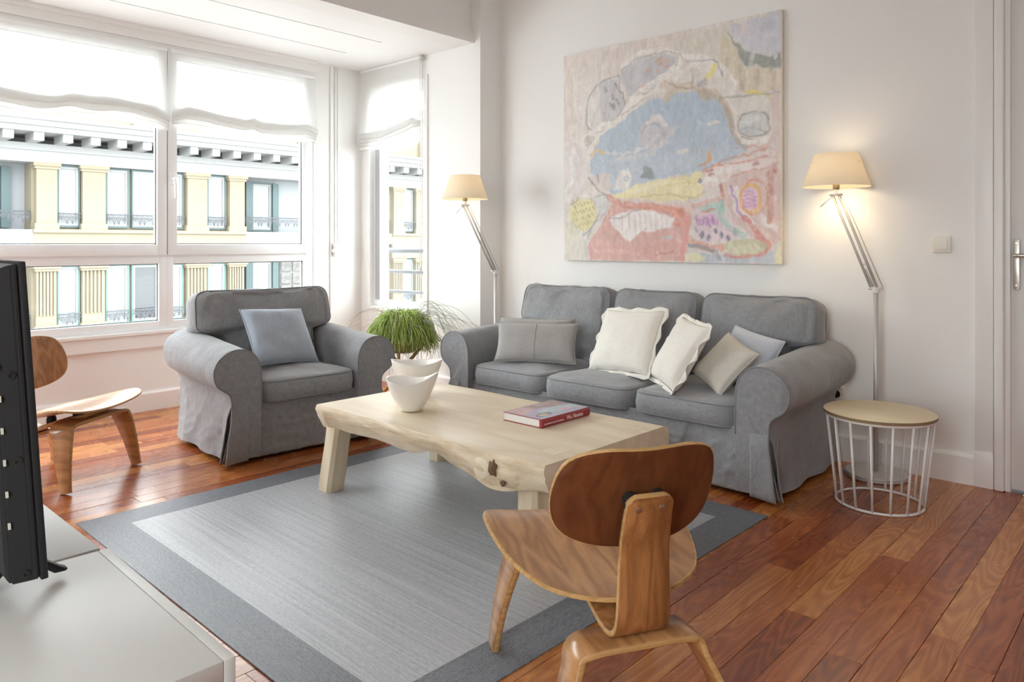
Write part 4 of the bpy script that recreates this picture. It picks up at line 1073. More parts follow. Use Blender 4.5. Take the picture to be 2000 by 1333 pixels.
# ------------------------------------------------------------------ side table (wire drum)
st = thing('side_table', 'round wire drum side table with pale wooden top beside the sofa', 'side table', (3.53, 1.03, 0), 0)
zt, rt, rb_ = .408, .228, .176
link('table_top', xform(lathe([(rt-.002, zt-.0165), (rt, zt-.014), (rt, zt-.002), (rt-.0025, zt)], 72), Matrix.Identity(4)), [M['maple'], M['mdf']], st)
tp = st.children[0].data
for p in tp.polygons: p.material_index = 1 if abs(p.normal.z) < .6 else 0
def circ(r, z, n=64): return [(r*math.cos(2*math.pi*k/n), r*math.sin(2*math.pi*k/n), z) for k in range(n)]
link('top_ring', tube(circ(rt-.012, zt-.0222), .0058, 8, True), M['whitewire'], st)
link('bottom_ring', tube(circ(rb_, .0060), .0058, 8, True), M['whitewire'], st)
for k in range(16):
    a = 2*math.pi*(k+.35)/16
    link('wire', tube([((rt-.012)*math.cos(a), (rt-.012)*math.sin(a), zt-.022), (rb_*math.cos(a), rb_*math.sin(a), .006)], .0056, 8), M['whitewire'], st)
# ------------------------------------------------------------------ floor lamps
def floor_lamp(label, base, polez, lean, reach, rise, scale=1.0, power=2.0, down=6.5):
    L = thing('floor_lamp', label, 'floor lamp', base, 0, 'floor lamps with cream shades')
    d = Vector((lean[0], lean[1], 0)).normalized(); s = Vector((-d.y, d.x, 0))
    link('base', lathe([(.135, 0), (.143, .003), (.143, .020), (.139, .024)], 56), M['alu'], L)
    link('pole', tube([(0, 0, .022), (0, 0, polez)], .0115, 14), M['alu'], L)
    P0 = Vector((0, 0, polez)); P1 = P0 + d*reach + Vector((0, 0, rise))
    link('lower_joint', join(xform(lathe([(.016, -.012), (.018, 0), (.016, .012)], 16), Matrix.Translation(P0)), tube([P0 - d*.030 + Vector((0, 0, .012)), P0 + d*.034 + Vector((0, 0, .010))], .008, 8)), M['whitewire'], L)
    link('arm_rod', tube([P0 + d*.022 + Vector((0, 0, .012)), P1 + d*.018], .0068, 10), M['alu'], L)
    link('arm_rod', tube([P0 - d*.006 + Vector((0, 0, .014)), P1 - d*.012 + Vector((0, 0, .004))], .0072, 10), M['alu'], L)
    link('tension_wire', tube([P0 - d*.032 + Vector((0, 0, .016)), P1 - d*.026 + Vector((0, 0, .018))], .0022, 6), M['alu'], L)
    q = P0.lerp(P1, .27); link('rod_clip', tube([q + d*.02, q - d*.012], .003, 6), M['alu'], L)
    link('spring', tube([P0.lerp(P1, .04) + d*.004, P0.lerp(P1, .22) + d*.006], .004, 6), M['alu'], L)
    link('upper_joint', join(tube([P1 - d*.030 + Vector((0, 0, .006)), P1 + d*.030 + Vector((0, 0, .006))], .010, 10), xform(lathe([(.014, 0), (.016, .01), (.012, .03)], 16), Matrix.Translation(P1))), M['whitewire'], L)
    link('turn_handle', tube([P1 + d*.012 + Vector((0, 0, .004)), P1 + d*.080 + Vector((0, 0, -.058))], [.0032, .0028], 6), M['whitewire'], L)
    S = P1 + Vector((0, 0, .030))
    link('lamp_socket', xform(lathe([(.015, 0), (.017, .006), (.017, .028), (.014, .034), (.014, .052)], 18), Matrix.Translation(S)), M['brass'], L)
    r0, r1, hh = .163*scale, .105*scale, .168*scale; zb = S.z + .012
    V = []; n = 64
    prof = [(r0, 0), (r1, hh), (r1-.0015, hh), (r0-.0015, 0)]
    sh = lathe(prof + [prof[0]], n, False, False); link('shade', xform(sh, Matrix.Translation((S.x, S.y, zb))), M['shade'], L)
    sp = [([(S.x, S.y, zb+hh*.42), (S.x + (r1+.01)*math.cos(a)*1.08, S.y + (r1+.01)*math.sin(a)*1.08, zb+hh*.72)], .0016) for a in (0.3, 2.4, 4.5)]
    link('shade_spider', tubes(sp), M['brass'], L)
    glow = NT('warm_bulb'); em = glow.n('Emission', Color=(1, .80, .50, 1), Strength=10.0); glow.l(em.outputs[0], glow.out.inputs[0])
    link('bulb', xform(blob(0, 0, 0, .026, .026, .036, 0, 0.0, 16), Matrix.Translation((S.x, S.y, zb+hh*.38))), glow.m, L)
    lt = bpy.data.lights.new('bulb_light', 'POINT'); lt.energy = power; lt.color = (1, .78, .48); lt.shadow_soft_size = .05
    lo = bpy.data.objects.new('bulb_light', lt); COL.objects.link(lo); lo.parent = L; lo.location = (S.x, S.y, zb+hh*.38)
    ls = bpy.data.lights.new('bulb_light', 'SPOT'); ls.energy = down; ls.color = (1, .78, .48); ls.spot_size = R(125); ls.spot_blend = .9; ls.shadow_soft_size = .03   # extra spot added to strengthen the lamp's glow below the shade
    l2 = bpy.data.objects.new('bulb_light', ls); COL.objects.link(l2); l2.parent = L; l2.location = (S.x + .02, S.y + .02, zb+hh*.30)
    return L
floor_lamp('silver floor lamp with lit cream shade behind the wire side table', (3.925, 1.160, 0), .915, (0, 1), .190, .480)
floor_lamp('silver floor lamp with lit cream shade between pier and sofa', (3.815, 3.655, 0), .942, (-1, .12), .270, .466, .97, 1.6, 3.2)
# ------------------------------------------------------------------ plant on a crossed dowel stand
pl = thing('potted_plant', 'bushy green trailing plant in a concrete pot on crossed wooden legs', 'potted plant', (3.44, 4.235, 0))
pz = .36
link('pot', lathe([(.0, pz), (.085, pz), (.100, pz+.01), (.135, pz+.115), (.135, pz+.125), (.122, pz+.125), (.112, pz+.09), (.0, pz+.09)], 40, False, False), M['concrete'], pl)
link('soil', xform(lathe([(.114, 0), (.114, .004)], 30), Matrix.Translation((0, 0, pz+.092))), paint('soil', (.05, .035, .02), .95, .4, .3, 60), pl)
M['green_dowel'] = paint('green_stained_dowel', (.20, .22, .05), .6, .1, .2, 30)
for k in range(3):
    a = k*2*math.pi/3 + .9
    p0 = Vector((math.cos(a)*.135, math.sin(a)*.135, pz+.03)); p1 = Vector((-math.cos(a)*.21, -math.sin(a)*.21, 0)); t_ = Vector((-math.sin(a), math.cos(a), 0))*.022
    link('leg', tube([p1 + t_, p0 + t_], .0125, 12), M['dowel'] if k != 1 else M['green_dowel'], pl)
t = NT('trailing_green_stems'); oi = t.n('Attribute'); oi.attribute_name = 'pigment'
t.set(Base__Color=oi.outputs['Color'], Roughness=.55, Subsurface__Weight=.0); M['stem'] = t.m
Qs = random.Random(11)
def stems(n, spread, rtop, drop0, drop1, rad, cols, seg=4, droop=1.0, frac=None):
    V = []; Fc = []; C = []
    for k in range(n):
        a = Qs.uniform(0, 2*math.pi); r0 = rtop*math.sqrt(Qs.random()); R_ = spread*(.35+.65*math.sqrt(Qs.random())); up = Qs.uniform(.125, .150)*(1.0-.62*(R_/spread)**2)
        dr = Qs.uniform(drop0, drop1)
        b = a + Qs.uniform(-1.0, 1.0); c0 = Vector((math.cos(a)*r0, math.sin(a)*r0, pz+.10)); pts = [c0]
        e = Vector((math.cos(b), math.sin(b), 0)); z0 = pz+.10
        pts.append(c0 + e*(R_*.30) + Vector((0, 0, up*1.5)))
        j0 = Vector((Qs.uniform(-.03, .03), Qs.uniform(-.03, .03), Qs.uniform(-.015, .02)))
        pts.append(c0 + e*(R_*.66) + j0 + Vector((0, 0, up*1.5)))
        pts.append(c0 + e*(R_*.90) + j0*.4 + Vector((0, 0, up*.95 - dr*.25)))
        j = Vector((Qs.uniform(-.035, .035), Qs.uniform(-.035, .035), 0))
        pts.append(c0 + e*(R_*1.0) + j + Vector((0, 0, up*.4 - dr*.62)))
        pts.append(c0 + e*(R_*1.02) + j*2 + Vector((0, 0, up*.2 - dr)))
        pp = spline(pts, 3); n_ = len(pp); rr = [rad*(1 - .55*i/(n_-1)) for i in range(n_)]
        v, f = tube_geo(pp, rr, seg); o = len(V); V += v; Fc += [tuple(i+o for i in q) for q in f]
        c = Qs.choice(cols); s = Qs.uniform(.7, 1.25); C += [(min(1, c[0]*s), min(1, c[1]*s), min(1, c[2]*s), 1.0)]*len(v)
    me = pymesh(V, Fc, True); at = me.color_attributes.new('pigment', 'FLOAT_COLOR', 'POINT'); at.data.foreach_set('color', np.array(C, np.float32).ravel()); return me
GR = [(.30, .42, .07), (.42, .54, .12), (.20, .32, .05), (.54, .62, .22), (.36, .48, .09)]
tag(link('foliage', stems(1700, .190, .09, .015, .105, .0025, GR), M['stem'], pl), kind='stuff')
tag(link('pale_stems', stems(120, .200, .09, .06, .24, .0024, [(.55, .58, .34), (.50, .50, .36)]), M['stem'], pl), kind='stuff')
def wisps():
    V = []; Fc = []; C = []
    for k in range(52):
        a = Qs.uniform(-1.4, -.72) if k % 7 else Qs.uniform(1.6, 4.7); R_ = Qs.uniform(.26, .52); up = Qs.uniform(.05, .20); dr = Qs.uniform(.0, .34)
        e = Vector((math.cos(a), math.sin(a), 0)); c0 = Vector((math.cos(a)*.05, math.sin(a)*.05, pz+.16))
        pp = spline([c0, c0 + e*R_*.35 + Vector((0, 0, up)), c0 + e*R_*.7 + Vector((0, 0, up*1.05 - dr*.2)), c0 + e*R_ + Vector((0, 0, up*.75 - dr))], 5)
        v, f = tube_geo(pp, [.0012]*len(pp), 4); o = len(V); V += v; Fc += [tuple(i+o for i in q) for q in f]; C += [(.42, .43, .38, 1.0)]*len(v)
    me = pymesh(V, Fc, True); at = me.color_attributes.new('pigment', 'FLOAT_COLOR', 'POINT'); at.data.foreach_set('color', np.array(C, np.float32).ravel()); return me
tag(link('wisps', wisps(), M['stem'], pl), kind='stuff')
# ------------------------------------------------------------------ television and cabinets
CZ = .48
def cabinet(label, y0, y1, door, xc, rz):
    c = thing('tv_cabinet', label, 'cabinet', (xc, (y0+y1)/2, 0), R(rz), 'low white television cabinets')
    hy = (y1-y0)/2; xs = .207
    link('top_panel', box(-.2, xs, -hy+.0008, hy-.0008, CZ-.034, CZ, .0012), M['cab'], c)
    link('body', boxes([(-.195, xs-.004, -hy+.003, -hy+.021, .09, CZ-.0345), (-.195, xs-.004, hy-.021, hy-.003, .09, CZ-.0345), (-.195, -.185, -hy+.021, hy-.021, .09, CZ-.0345), (-.195, xs-.004, -hy+.021, hy-.021, .09, .108)]), M['cab'], c)
    if door: link('door', box(xs+.0008, xs+.0205, -hy+.001, hy-.001, .10, CZ, .0012), M['cab'], c)
    else:
        link('drawer_front', box(xs-.019, xs-.003, -hy+.023, -.002, .11, CZ-.038, .0012), M['cab'], c); link('drawer_front', box(xs-.019, xs-.003, .002, hy-.023, .11, CZ-.038, .0012), M['cab'], c)
    for sx in (-.16, xs-.04):
        for sy in (-hy+.05, hy-.05): link('leg', xform(lathe([(.014, 0), (.02, .09)], 16), Matrix.Translation((sx, sy, 0))), M['steel'], c)
    return c
cabinet('low white cabinet with a flush door beside the bare plank floor', 1.152, 1.766, True, .370, -1.75)
cabinet('longer low white cabinet carrying the far end of the television', 1.772, 2.972, False, .391, -.3)
tv = thing('television', 'black flat television seen from behind on splayed feet', 'television', (.425, 1.555, CZ+.0525), R(-1.5)); tv.rotation_euler = (0, R(-3.6), R(-1.5))
TVW, TVH = 1.02, .585
link('bezel', box(-.002, .010, 0, TVW, 0, TVH, .002), M['black'], tv)
link('screen', box(.0095, .0112, .008, TVW-.008, .014, TVH-.008), M['blackgloss'], tv)
def hous():
    y0, y1, z0, z1 = .004, TVW-.004, .003, TVH-.004
    V = []; Fc = []
    lv = [(-.002, 0, 0, 0, 0), (-.012, .0, .0, .0, 0), (-.046, .006, .002, .012, .0), (-.052, .016, .012, .03, 0)]
    rings = []
    for x, iy, ib, it, _ in lv:
        rings.append([(x, y0+iy, z0+ib), (x, y1-iy, z0+ib), (x, y1-iy, z1-it), (x, y0+iy, z1-it)])
    for r in rings: V += r
    for j in range(len(lv)-1):
        for k in range(4): k2 = (k+1) % 4; Fc.append((j*4+k, j*4+k2, (j+1)*4+k2, (j+1)*4+k))
    n = len(lv)-1; Fc.append((n*4, n*4+1, n*4+2, n*4+3)); Fc.append((3, 2, 1, 0))
    me = fix(pymesh(V, Fc, False)); bm = bmesh.new(); bm.from_mesh(me); bmesh.ops.bevel(bm, geom=list(bm.edges), offset=.003, segments=2, affect='EDGES'); bm.to_mesh(me); bm.free(); return me
link('rear_housing', hous(), M['black'], tv)
M['pale_plastic'] = paint('pale_vent_marks', (.62, .60, .52), .6, 0, .02)
for k in range(8): link('vent_slot', box(-.0455, -.0415, .0035, .0075, .108+k*.0575, .119+k*.0575), M['pale_plastic'], tv)
for z in (.02, .228, .383): link('screw_hole', xform(lathe([(.0065, 0), (.0065, .003), (.004, .003), (.004, .001)], 16), Matrix.Translation((-.024, .0045, z)) @ Matrix.Rotation(R(90+9), 4, 'X')), M['rubber'], tv)
for yy in (.13, TVW-.13):
    def foot(s, yy=yy): return extrude_poly([(0, .012), (s*.062, -.052+.012), (s*.072, -.052+.006), (s*.068, -.052+.002), (s*.048, -.052+.004), (-.004*s, .0)], 1, yy-.011, yy+.011, .002)
    link('foot', xform(foot(1), Matrix.Translation((0, 0, .004))), M['black'], tv); link('foot', xform(foot(-1), Matrix.Translation((-.02, 0, .004))), M['black'], tv)
# ------------------------------------------------------------------ large abstract painting
PY0, PY1, PZ0, PZ1 = 1.686, 3.228, 1.031, 2.448
pt = thing('painting', 'large unframed pastel abstract painting on the wall above the sofa', 'painting', (XB, (PY0+PY1)/2, PZ0))
hwp = (PY1-PY0)/2; hp = PZ1-PZ0
link('canvas', box(-.032, -.001, -hwp, hwp, 0, hp, .003), paint('raw_canvas_edge', (.70, .64, .50), .8, .1, .05, 30), pt)
PWd, PHt = 330, 304
def H4(src, dst):
    A = []; b = []
    for (x, y), (u, v) in zip(src, dst):
        A += [[x, y, 1, 0, 0, 0, -u*x, -u*y], [0, 0, 0, x, y, 1, -v*x, -v*y]]; b += [u, v]
    return np.append(np.linalg.solve(np.array(A, float), np.array(b, float)), 1).reshape(3, 3)
HM = H4([(64, 272), (1115, 54), (1118, 1277), (70, 1255)], [(0, 0), (PWd-1, 0), (PWd-1, PHt-1), (0, PHt-1)])
def T(*pts):
    out = []
    for k in range(0, len(pts), 2):
        q = HM @ np.array([pts[k], pts[k+1], 1.0]); out.append((q[0]/q[2], q[1]/q[2]))
    return out
g = Pic(PWd, PHt, (205, 198, 192), 5)
g.a += 9*(g.fnoise(3, 26, 1)[..., None]-.5)*2 + 8*(g.fnoise(40, 30, 2)[..., None]-.5)*2
def po(col, *pts, **k): g.poly(T(*pts), col, **k)
def sk(col, w_, *pts, **k): g.stroke(T(*pts), w_, col, **k)
def el(col, cx, cy, rx, ry, **k):
    c = T(cx, cy)[0]; a = T(cx+rx, cy)[0]; b = T(cx, cy+ry)[0]; g.ell(c[0], c[1], abs(a[0]-c[0]), abs(b[1]-c[1]), col, **k)
po((208, 198, 192), 64, 272, 400, 200, 700, 150, 620, 240, 420, 270, 330, 350, 230, 400, 180, 480, 150, 620, 64, 680, seed=1)
po((214, 207, 203), 110, 330, 230, 330, 300, 380, 190, 450, 170, 600, 130, 620, 105, 450, seed=2, alpha=.7)
po((202, 196, 183), 640, 170, 860, 130, 900, 300, 900, 440, 800, 330, 700, 250, 620, 240, seed=3)
po((200, 190, 166), 820, 170, 900, 220, 940, 330, 1110, 345, 1112, 440, 930, 460, 880, 430, 820, 300, seed=4)
for k, x in enumerate((850, 880, 915, 950, 990, 1030, 1070, 1095)): sk((214, 205, 184) if k % 2 else (182, 172, 150), 5, x, 330 - (40 if x < 900 else 0), x+4, 440, seed=k)
po((186, 190, 202), 850, 140, 980, 92, 1112, 62, 1112, 265, 1040, 272, 960, 255, 900, 205, seed=5)
po((206, 194, 196), 890, 140, 950, 120, 955, 165, 910, 180, seed=6, alpha=.7, soft=4)
po((172, 178, 192), 980, 110, 1100, 90, 1105, 150, 1000, 170, seed=7, alpha=.5, soft=5)
po((124, 134, 126), 860, 168, 885, 200, 920, 235, 955, 258, 1040, 275, 1112, 268, 1113, 338, 1010, 322, 935, 330, 915, 275, 880, 225, seed=8)
sk((190, 195, 200), 5, 960, 330, 975, 270, 1000, 262, seed=2); el((196, 200, 204), 1085, 280, 14, 16, seed=2)
# light stone arch around the opening
sk((224, 221, 215), 19, 165, 690, 215, 660, 300, 610, 380, 530, 450, 440, 540, 380, 620, 320, 700, 300, 800, 340, 870, 420, seed=3, alpha=.9)
sk((214, 210, 202), 22, 560, 410, 660, 390, 760, 400, 850, 440, 900, 520, seed=4, alpha=.9)
sk((226, 224, 220), 7, 350, 320, 420, 270, 520, 245, 600, 258, 640, 280, seed=5)
sk((150, 150, 152), 2, 340, 350, 420, 285, 560, 258, 612, 280, 590, 345, 480, 440, 370, 465, seed=6)
po((180, 182, 188), 338, 352, 420, 288, 555, 262, 606, 284, 588, 340, 480, 435, 372, 460, 345, 410, seed=7)
po((166, 168, 176), 460, 300, 600, 270, 590, 335, 520, 380, 450, 360, seed=8, alpha=.5, soft=4)
for (x, y) in ((465, 342), (515, 300), (530, 312), (548, 330), (505, 352), (520, 290), (560, 300), (430, 428), (548, 400)): sk((214, 140, 100), 3.2, x, y, x+14, y-8, seed=x, rough=1)
po((206, 204, 200), 182, 480, 240, 402, 250, 620, 218, 638, 182, 600, seed=9)
po((182, 182, 186), 240, 402, 328, 372, 340, 440, 358, 500, 300, 588, 252, 618, seed=10)
sk((120, 120, 124), 2, 180, 485, 240, 400, 330, 370, 335, 430, 362, 505, 300, 590, 220, 640, 180, 600, 178, 500, seed=11, alpha=.8)
for (x, y) in ((262, 425), (310, 410), (300, 465), (318, 490), (288, 500), (300, 510)): sk((112, 112, 118), 4, x, y, x+8, y+16, seed=x)
sk((170, 164, 152), 13, 180, 690, 200, 665, seed=2)
# sky opening
po((163, 181, 198), 190, 832, 205, 738, 245, 655, 330, 602, 420, 520, 500, 475, 560, 492, 605, 452, 700, 438, 790, 462, 850, 540, 882, 640, 945, 722, 870, 780, 740, 828, 600, 850, 470, 885, 370, 915, 300, 935, 245, 885, seed=12, vary=5, alpha=1)
po((178, 192, 204), 210, 790, 330, 760, 520, 760, 760, 730, 930, 720, 870, 780, 740, 828, 600, 850, 470, 885, 300, 930, seed=13, alpha=.7, soft=8)
po((150, 172, 194), 420, 540, 520, 490, 700, 460, 800, 500, 840, 590, 700, 620, 520, 560, seed=14, alpha=.45, soft=9)
po((190, 190, 194), 425, 690, 445, 610, 500, 556, 555, 585, 600, 640, 570, 690, 490, 720, 430, 720, seed=15, alpha=.85, soft=3, rough=7)
sk((206, 206, 210), 8, 330, 780, 400, 765, 480, 740, 560, 690, seed=16, alpha=.8, rough=4); sk((212, 212, 214), 5, 260, 735, 330, 750, 420, 735, 520, 655, seed=17, rough=4)
sk((160, 162, 170), 4, 445, 640, 480, 600, 520, 610, 550, 650, seed=18, alpha=.7); sk((216, 214, 214), 6, 470, 600, 520, 570, 555, 610, seed=19)
el((206, 206, 204), 785, 600, 34, 12, seed=20, alpha=.8, soft=.4); el((208, 206, 198), 640, 735, 26, 12, seed=21, alpha=.7, soft=.5)
sk((196, 120, 110), 2, 705, 740, 712, 728, seed=3); sk((196, 150, 140), 2, 885, 718, 900, 715, seed=3)
# rim of the opening
sk((182, 168, 150), 10, 560, 485, 600, 440, 660, 420, 740, 436, 810, 470, 850, 530, 868, 590, seed=22, alpha=.9)
sk((196, 182, 164), 12, 540, 410, 600, 425, 660, 425, seed=23); sk((150, 138, 126), 3, 580, 410, 640, 430, 700, 432, seed=24)
po((176, 160, 140), 700, 440, 770, 445, 800, 480, 760, 500, 725, 480, seed=25, alpha=.8)
sk((164, 150, 134), 6, 820, 480, 860, 560, 880, 640, 940, 720, seed=26, alpha=.8)
sk((214, 204, 96), 6, 792, 322, 778, 352, 750, 388, seed=27); sk((150, 148, 160), 8, 720, 408, 745, 400, seed=28)
sk((128, 128, 140), 2, 640, 298, 700, 300, 800, 300, 825, 370, seed=29); sk((140, 140, 140), 2, 620, 260, 680, 330, 690, 400, seed=30)
sk((204, 195, 188), 14, 640, 320, 690, 350, 730, 340, seed=31, alpha=.7)
# right: eye stone and boxes
sk((214, 204, 90), 5, 950, 455, 1000, 452, 1055, 465, seed=32)
po((206, 206, 196), 895, 480, 1045, 475, 1055, 545, 905, 545, seed=33, alpha=.8)
sk((140, 142, 136), 2, 830, 480, 900, 470, 1112, 450, seed=34); sk((120, 122, 126), 2, 905, 600, 925, 560, 980, 545, 1040, 565, 1055, 620, 1030, 660, 960, 662, 915, 640, 905, 600, seed=35)
el((186, 194, 194), 978, 605, 70, 55, seed=36); po((206, 210, 208), 915, 590, 960, 565, 1030, 575, 1000, 600, 940, 605, seed=37, alpha=.8); sk((150, 158, 162), 3, 915, 640, 970, 620, 1040, 640, seed=38)
sk((228, 226, 220), 6, 925, 690, 990, 690, 1050, 670, seed=39); sk((130, 130, 132), 2, 920, 670, 980, 680, seed=39)
sk((208, 182, 178), 8, 1080, 470, 1085, 640, 1060, 690, seed=40, alpha=.6)
# left column
po((216, 209, 210), 68, 690, 150, 680, 195, 740, 185, 850, 130, 930, 75, 990, seed=41, alpha=.85)
sk((196, 184, 180), 7, 75, 720, 120, 700, 150, 760, 140, 850, 90, 930, seed=42, alpha=.6); sk((224, 220, 220), 6, 100, 760, 110, 860, 80, 920, seed=42)
po((206, 196, 190), 190, 850, 290, 840, 300, 910, 260, 930, 210, 900, seed=43); sk((140, 140, 146), 3, 232, 845, 240, 880, seed=44); sk((150, 136, 130), 3, 190, 860, 230, 920, 290, 945, seed=45)
sk((222, 170, 90), 5, 200, 745, 225, 732, 262, 738, seed=46)
po((220, 218, 214), 305, 920, 345, 830, 375, 812, 400, 840, 395, 880, 370, 915, seed=47); el((170, 184, 196), 367, 860, 12, 16, seed=48); el((220, 220, 218), 367, 860, 5, 8, seed=48)
po((122, 136, 142), 438, 862, 445, 805, 470, 790, 488, 808, 510, 850, 475, 870, seed=49, rough=4)
# yellow field
po((222, 212, 158), 290, 950, 400, 902, 520, 862, 660, 850, 760, 822, 800, 850, 745, 900, 720, 960, 560, 975, 430, 965, seed=50)
sk((232, 224, 190), 6, 380, 930, 520, 890, 650, 880, seed=51); sk((196, 182, 120), 3, 440, 955, 560, 940, 690, 955, 740, 930, seed=52); sk((206, 190, 110), 3, 560, 900, 660, 885, 720, 880, seed=53)
# pink reclining figure
po((222, 206, 200), 728, 842, 820, 792, 980, 752, 1088, 742, 1092, 790, 960, 842, 860, 880, 770, 905, 728, 890, seed=54)
for k, pts in enumerate(((740, 830, 850, 775, 960, 750, 1050, 715), (800, 800, 900, 790, 1000, 770, 1090, 765), (870, 860, 960, 830, 1050, 810, 1095, 790), (955, 715, 1050, 715, 1090, 750, 1095, 800))): sk((198, 136, 124), 3, *pts, seed=55+k)
sk((230, 222, 220), 7, 800, 840, 900, 815, 1000, 800, seed=58); sk((170, 120, 112), 4, 980, 800, 1000, 790, seed=59); sk((236, 232, 230), 6, 720, 890, 760, 870, 800, 870, seed=60); el((130, 130, 134), 722, 878, 12, 12, seed=61); sk((176, 100, 90), 2, 760, 835, 785, 828, seed=61); sk((150, 90, 84), 2, 770, 848, 790, 842, seed=62)
po((212, 150, 92), 740, 800, 765, 745, 775, 715, 778, 770, 762, 795, seed=62); sk((196, 128, 110), 4, 722, 802, 750, 795, seed=62)
# lower pink mass and white fish
po((203, 152, 143), 180, 1190, 225, 1110, 270, 1060, 290, 985, 345, 995, 500, 990, 640, 1005, 690, 1040, 672, 1120, 655, 1200, 640, 1262, 200, 1258, seed=63)
po((212, 178, 170), 300, 960, 430, 970, 560, 985, 700, 985, 690, 1030, 560, 1005, 430, 995, seed=64, alpha=.8)
sk((198, 118, 96), 9, 285, 955, 340, 985, 430, 998, 540, 1005, 640, 1030, seed=65); sk((204, 124, 104), 6, 600, 1050, 650, 1040, 660, 1075, 610, 1085, seed=66); sk((220, 150, 130), 5, 560, 1010, 620, 1040, 650, 1100, seed=66)
po((226, 221, 219), 282, 1060, 345, 1022, 430, 1014, 520, 1030, 600, 1050, 592, 1098, 500, 1118, 410, 1130, 385, 1172, 330, 1120, seed=67)
sk((150, 140, 142), 2, 285, 1058, 350, 1050, 400, 1020, 440, 1015, seed=68, rough=1)
for x in (310, 350, 385, 412, 436, 462, 488, 512, 540, 566): sk((168, 150, 152), 1.4, x, 1040, x+1, 1112, seed=x, rough=.6, alpha=.7)
po((198, 138, 128), 215, 1190, 330, 1180, 440, 1200, 600, 1170, 640, 1230, 400, 1240, 220, 1225, seed=69, alpha=.5, soft=5); sk((214, 172, 164), 6, 230, 1210, 330, 1215, 430, 1230, seed=70)
sk((150, 90, 84), 1.6, 515, 1235, 545, 1220, 560, 1226, 590, 1214, seed=71, rough=1); po((180, 196, 204), 540, 1150, 590, 1140, 600, 1155, 550, 1160, seed=72, alpha=.7)
# yellow stone at the left
el((214, 206, 146), 160, 1030, 66, 84, seed=73); po((196, 196, 172), 90, 1060, 150, 1100, 130, 1170, 75, 1180, 72, 1100, seed=74, alpha=.7); sk((150, 156, 150), 3, 105, 985, 150, 955, 210, 970, 240, 1020, 205, 1090, 165, 1135, seed=75)
for k in range(26): x = 110 + (k*37 % 100); y = 965 + (k*53 % 130); sk((160, 150, 104), 2.4, x, y, x+7, y+9, seed=k, rough=1)
po((206, 206, 202), 215, 950, 260, 940, 285, 980, 260, 1040, 225, 1030, seed=76); sk((140, 142, 144), 2, 215, 950, 262, 942, 285, 985, 255, 1045, 200, 1100, 180, 1180, 182, 1250, seed=77)
po((216, 212, 210), 130, 950, 170, 920, 190, 955, seed=78); po((200, 196, 184), 72, 1180, 175, 1160, 180, 1255, 72, 1255, seed=79)
# right: teal heart, rings, olive patch
po((206, 178, 172), 850, 880, 1090, 800, 1112, 860, 1110, 1160, 1050, 1210, 940, 1120, 850, 1010, 820, 930, seed=80)
po((228, 216, 214), 860, 920, 900, 900, 940, 1010, 1000, 1080, 970, 1090, 890, 1040, seed=81); po((226, 216, 216), 1010, 1030, 1060, 1070, 1105, 1100, 1100, 1130, 1020, 1090, seed=82)
el((216, 186, 198), 965, 960, 46, 60, seed=83); el((222, 170, 92), 965, 960, 50, 66, seed=84, ring=.14, soft=.1); el((206, 128, 104), 985, 955, 62, 82, seed=85, ring=.05, soft=.06, alpha=.7)
for k in range(5): sk((190, 128, 180), 3, 935, 930+k*18, 960, 925+k*18, 985, 935+k*18, seed=86+k)
sk((150, 106, 176), 3, 868, 905, 890, 960, 905, 1010, 935, 1060, seed=91); sk((196, 110, 100), 7, 935, 1055, 970, 1090, 1000, 1140, 1050, 1180, 1040, 1215, seed=92); sk((176, 112, 92), 8, 1060, 840, 1062, 920, 1058, 1070, seed=93, alpha=.7); sk((166, 92, 84), 5, 1085, 790, 1085, 830, seed=94); sk((170, 96, 88), 4, 820, 900, 830, 945, seed=94)
po((208, 186, 194), 690, 1050, 740, 1022, 830, 1015, 870, 1080, 940, 1140, 860, 1166, 730, 1166, 692, 1110, seed=95); po((196, 156, 190), 700, 1050, 800, 1040, 815, 1085, 720, 1095, seed=96, alpha=.8, soft=4)
for k in range(9): sk((156, 110, 160), 3, 708+k*12, 1050+(k % 3)*8, 710+k*12, 1075+(k % 3)*8, seed=k)
for k in range(14): x = 705 + (k*31 % 190); y = 1105 + (k*17 % 48); sk((92, 96, 122), 3, x, y, x+5, y+14, seed=k+3, rough=1)
po((154, 190, 180), 700, 1015, 810, 958, 835, 975, 828, 1050, 800, 1020, 740, 1025, seed=97, alpha=.85); sk((146, 186, 176), 7, 828, 975, 830, 1060, 880, 1110, 935, 1138, seed=98); sk((196, 110, 96), 2.5, 730, 1020, 800, 1012, seed=99); sk((206, 150, 140), 6, 690, 1005, 760, 980, 830, 950, seed=99)
sk((206, 132, 108), 9, 675, 1160, 740, 1190, 830, 1195, seed=100); sk((206, 130, 124), 8, 670, 1060, 655, 1150, 640, 1255, seed=101, alpha=.8)
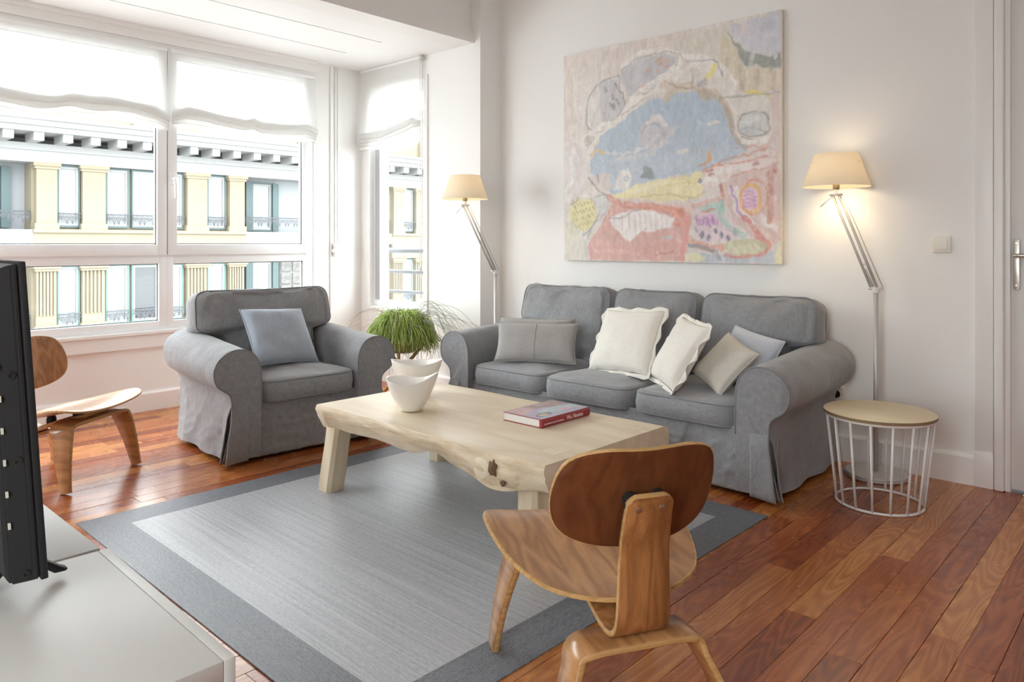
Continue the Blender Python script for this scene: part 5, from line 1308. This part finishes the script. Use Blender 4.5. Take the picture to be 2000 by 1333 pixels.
po((172, 182, 192), 690, 1215, 840, 1225, 960, 1245, 1090, 1210, 1092, 1272, 740, 1272, 690, 1262, seed=102); po((216, 212, 172), 650, 1230, 720, 1225, 750, 1245, 720, 1262, 650, 1262, seed=103)
el((186, 182, 146), 945, 1195, 106, 40, seed=104, soft=.12); 
for k in range(10): x = 860 + k*18; sk((204, 206, 178), 4, x, 1180 + (k*13 % 30), x+14, 1190 + (k*13 % 30), seed=k)
sk((206, 110, 100), 4, 850, 1232, 960, 1240, 1040, 1215, 1050, 1180, seed=105); sk((120, 122, 128), 5, 672, 1188, 720, 1195, 790, 1215, 812, 1245, seed=106); po((214, 208, 168), 1085, 1230, 1114, 1180, 1116, 1276, 1085, 1276, seed=107)
po((208, 196, 192), 1040, 720, 1112, 700, 1112, 840, 1095, 830, seed=108, alpha=.6); sk((206, 160, 150), 3, 1060, 1040, 1110, 1060, seed=109)
sk((228, 225, 219), 9, 205, 645, 262, 612, 330, 578, 385, 512, 440, 440, 520, 392, 590, 345, 625, 312, seed=201, alpha=.9, rough=3)
sk((214, 209, 200), 6, 300, 598, 370, 545, 430, 490, 500, 450, 545, 440, seed=202, alpha=.8)
sk((150, 148, 146), 1.6, 345, 560, 400, 520, 455, 478, 500, 465, seed=203, rough=1, alpha=.7)
sk((226, 222, 216), 8, 620, 300, 650, 280, 700, 300, 640, 350, 600, 390, seed=204, alpha=.6)
for k in range(60):                                          # loose dry-brush marks
    x = 90 + (k*197 % 1000); y = 260 + (k*331 % 960); q = 18 + (k*7 % 22)
    sk((226, 221, 216) if k % 3 else (190, 178, 172), 2.2 + (k % 3), x, y, x + q*.6, y + q*(.3 if k % 2 else 1.0), seed=300+k, alpha=.35, rough=2)
g.a = g.a*.74 + np.array((214, 210, 206))*.26
g.a += 5*(g.fnoise(2, 2, 31)[..., None]-.5)*2 + 5*(g.fnoise(3, 12, 32)[..., None]-.5)*2
link('painted_surface', g.mesh(lambda u, v: (-.0325, hwp - u*2*hwp, v*hp), 1.22), M['pigment'], pt)
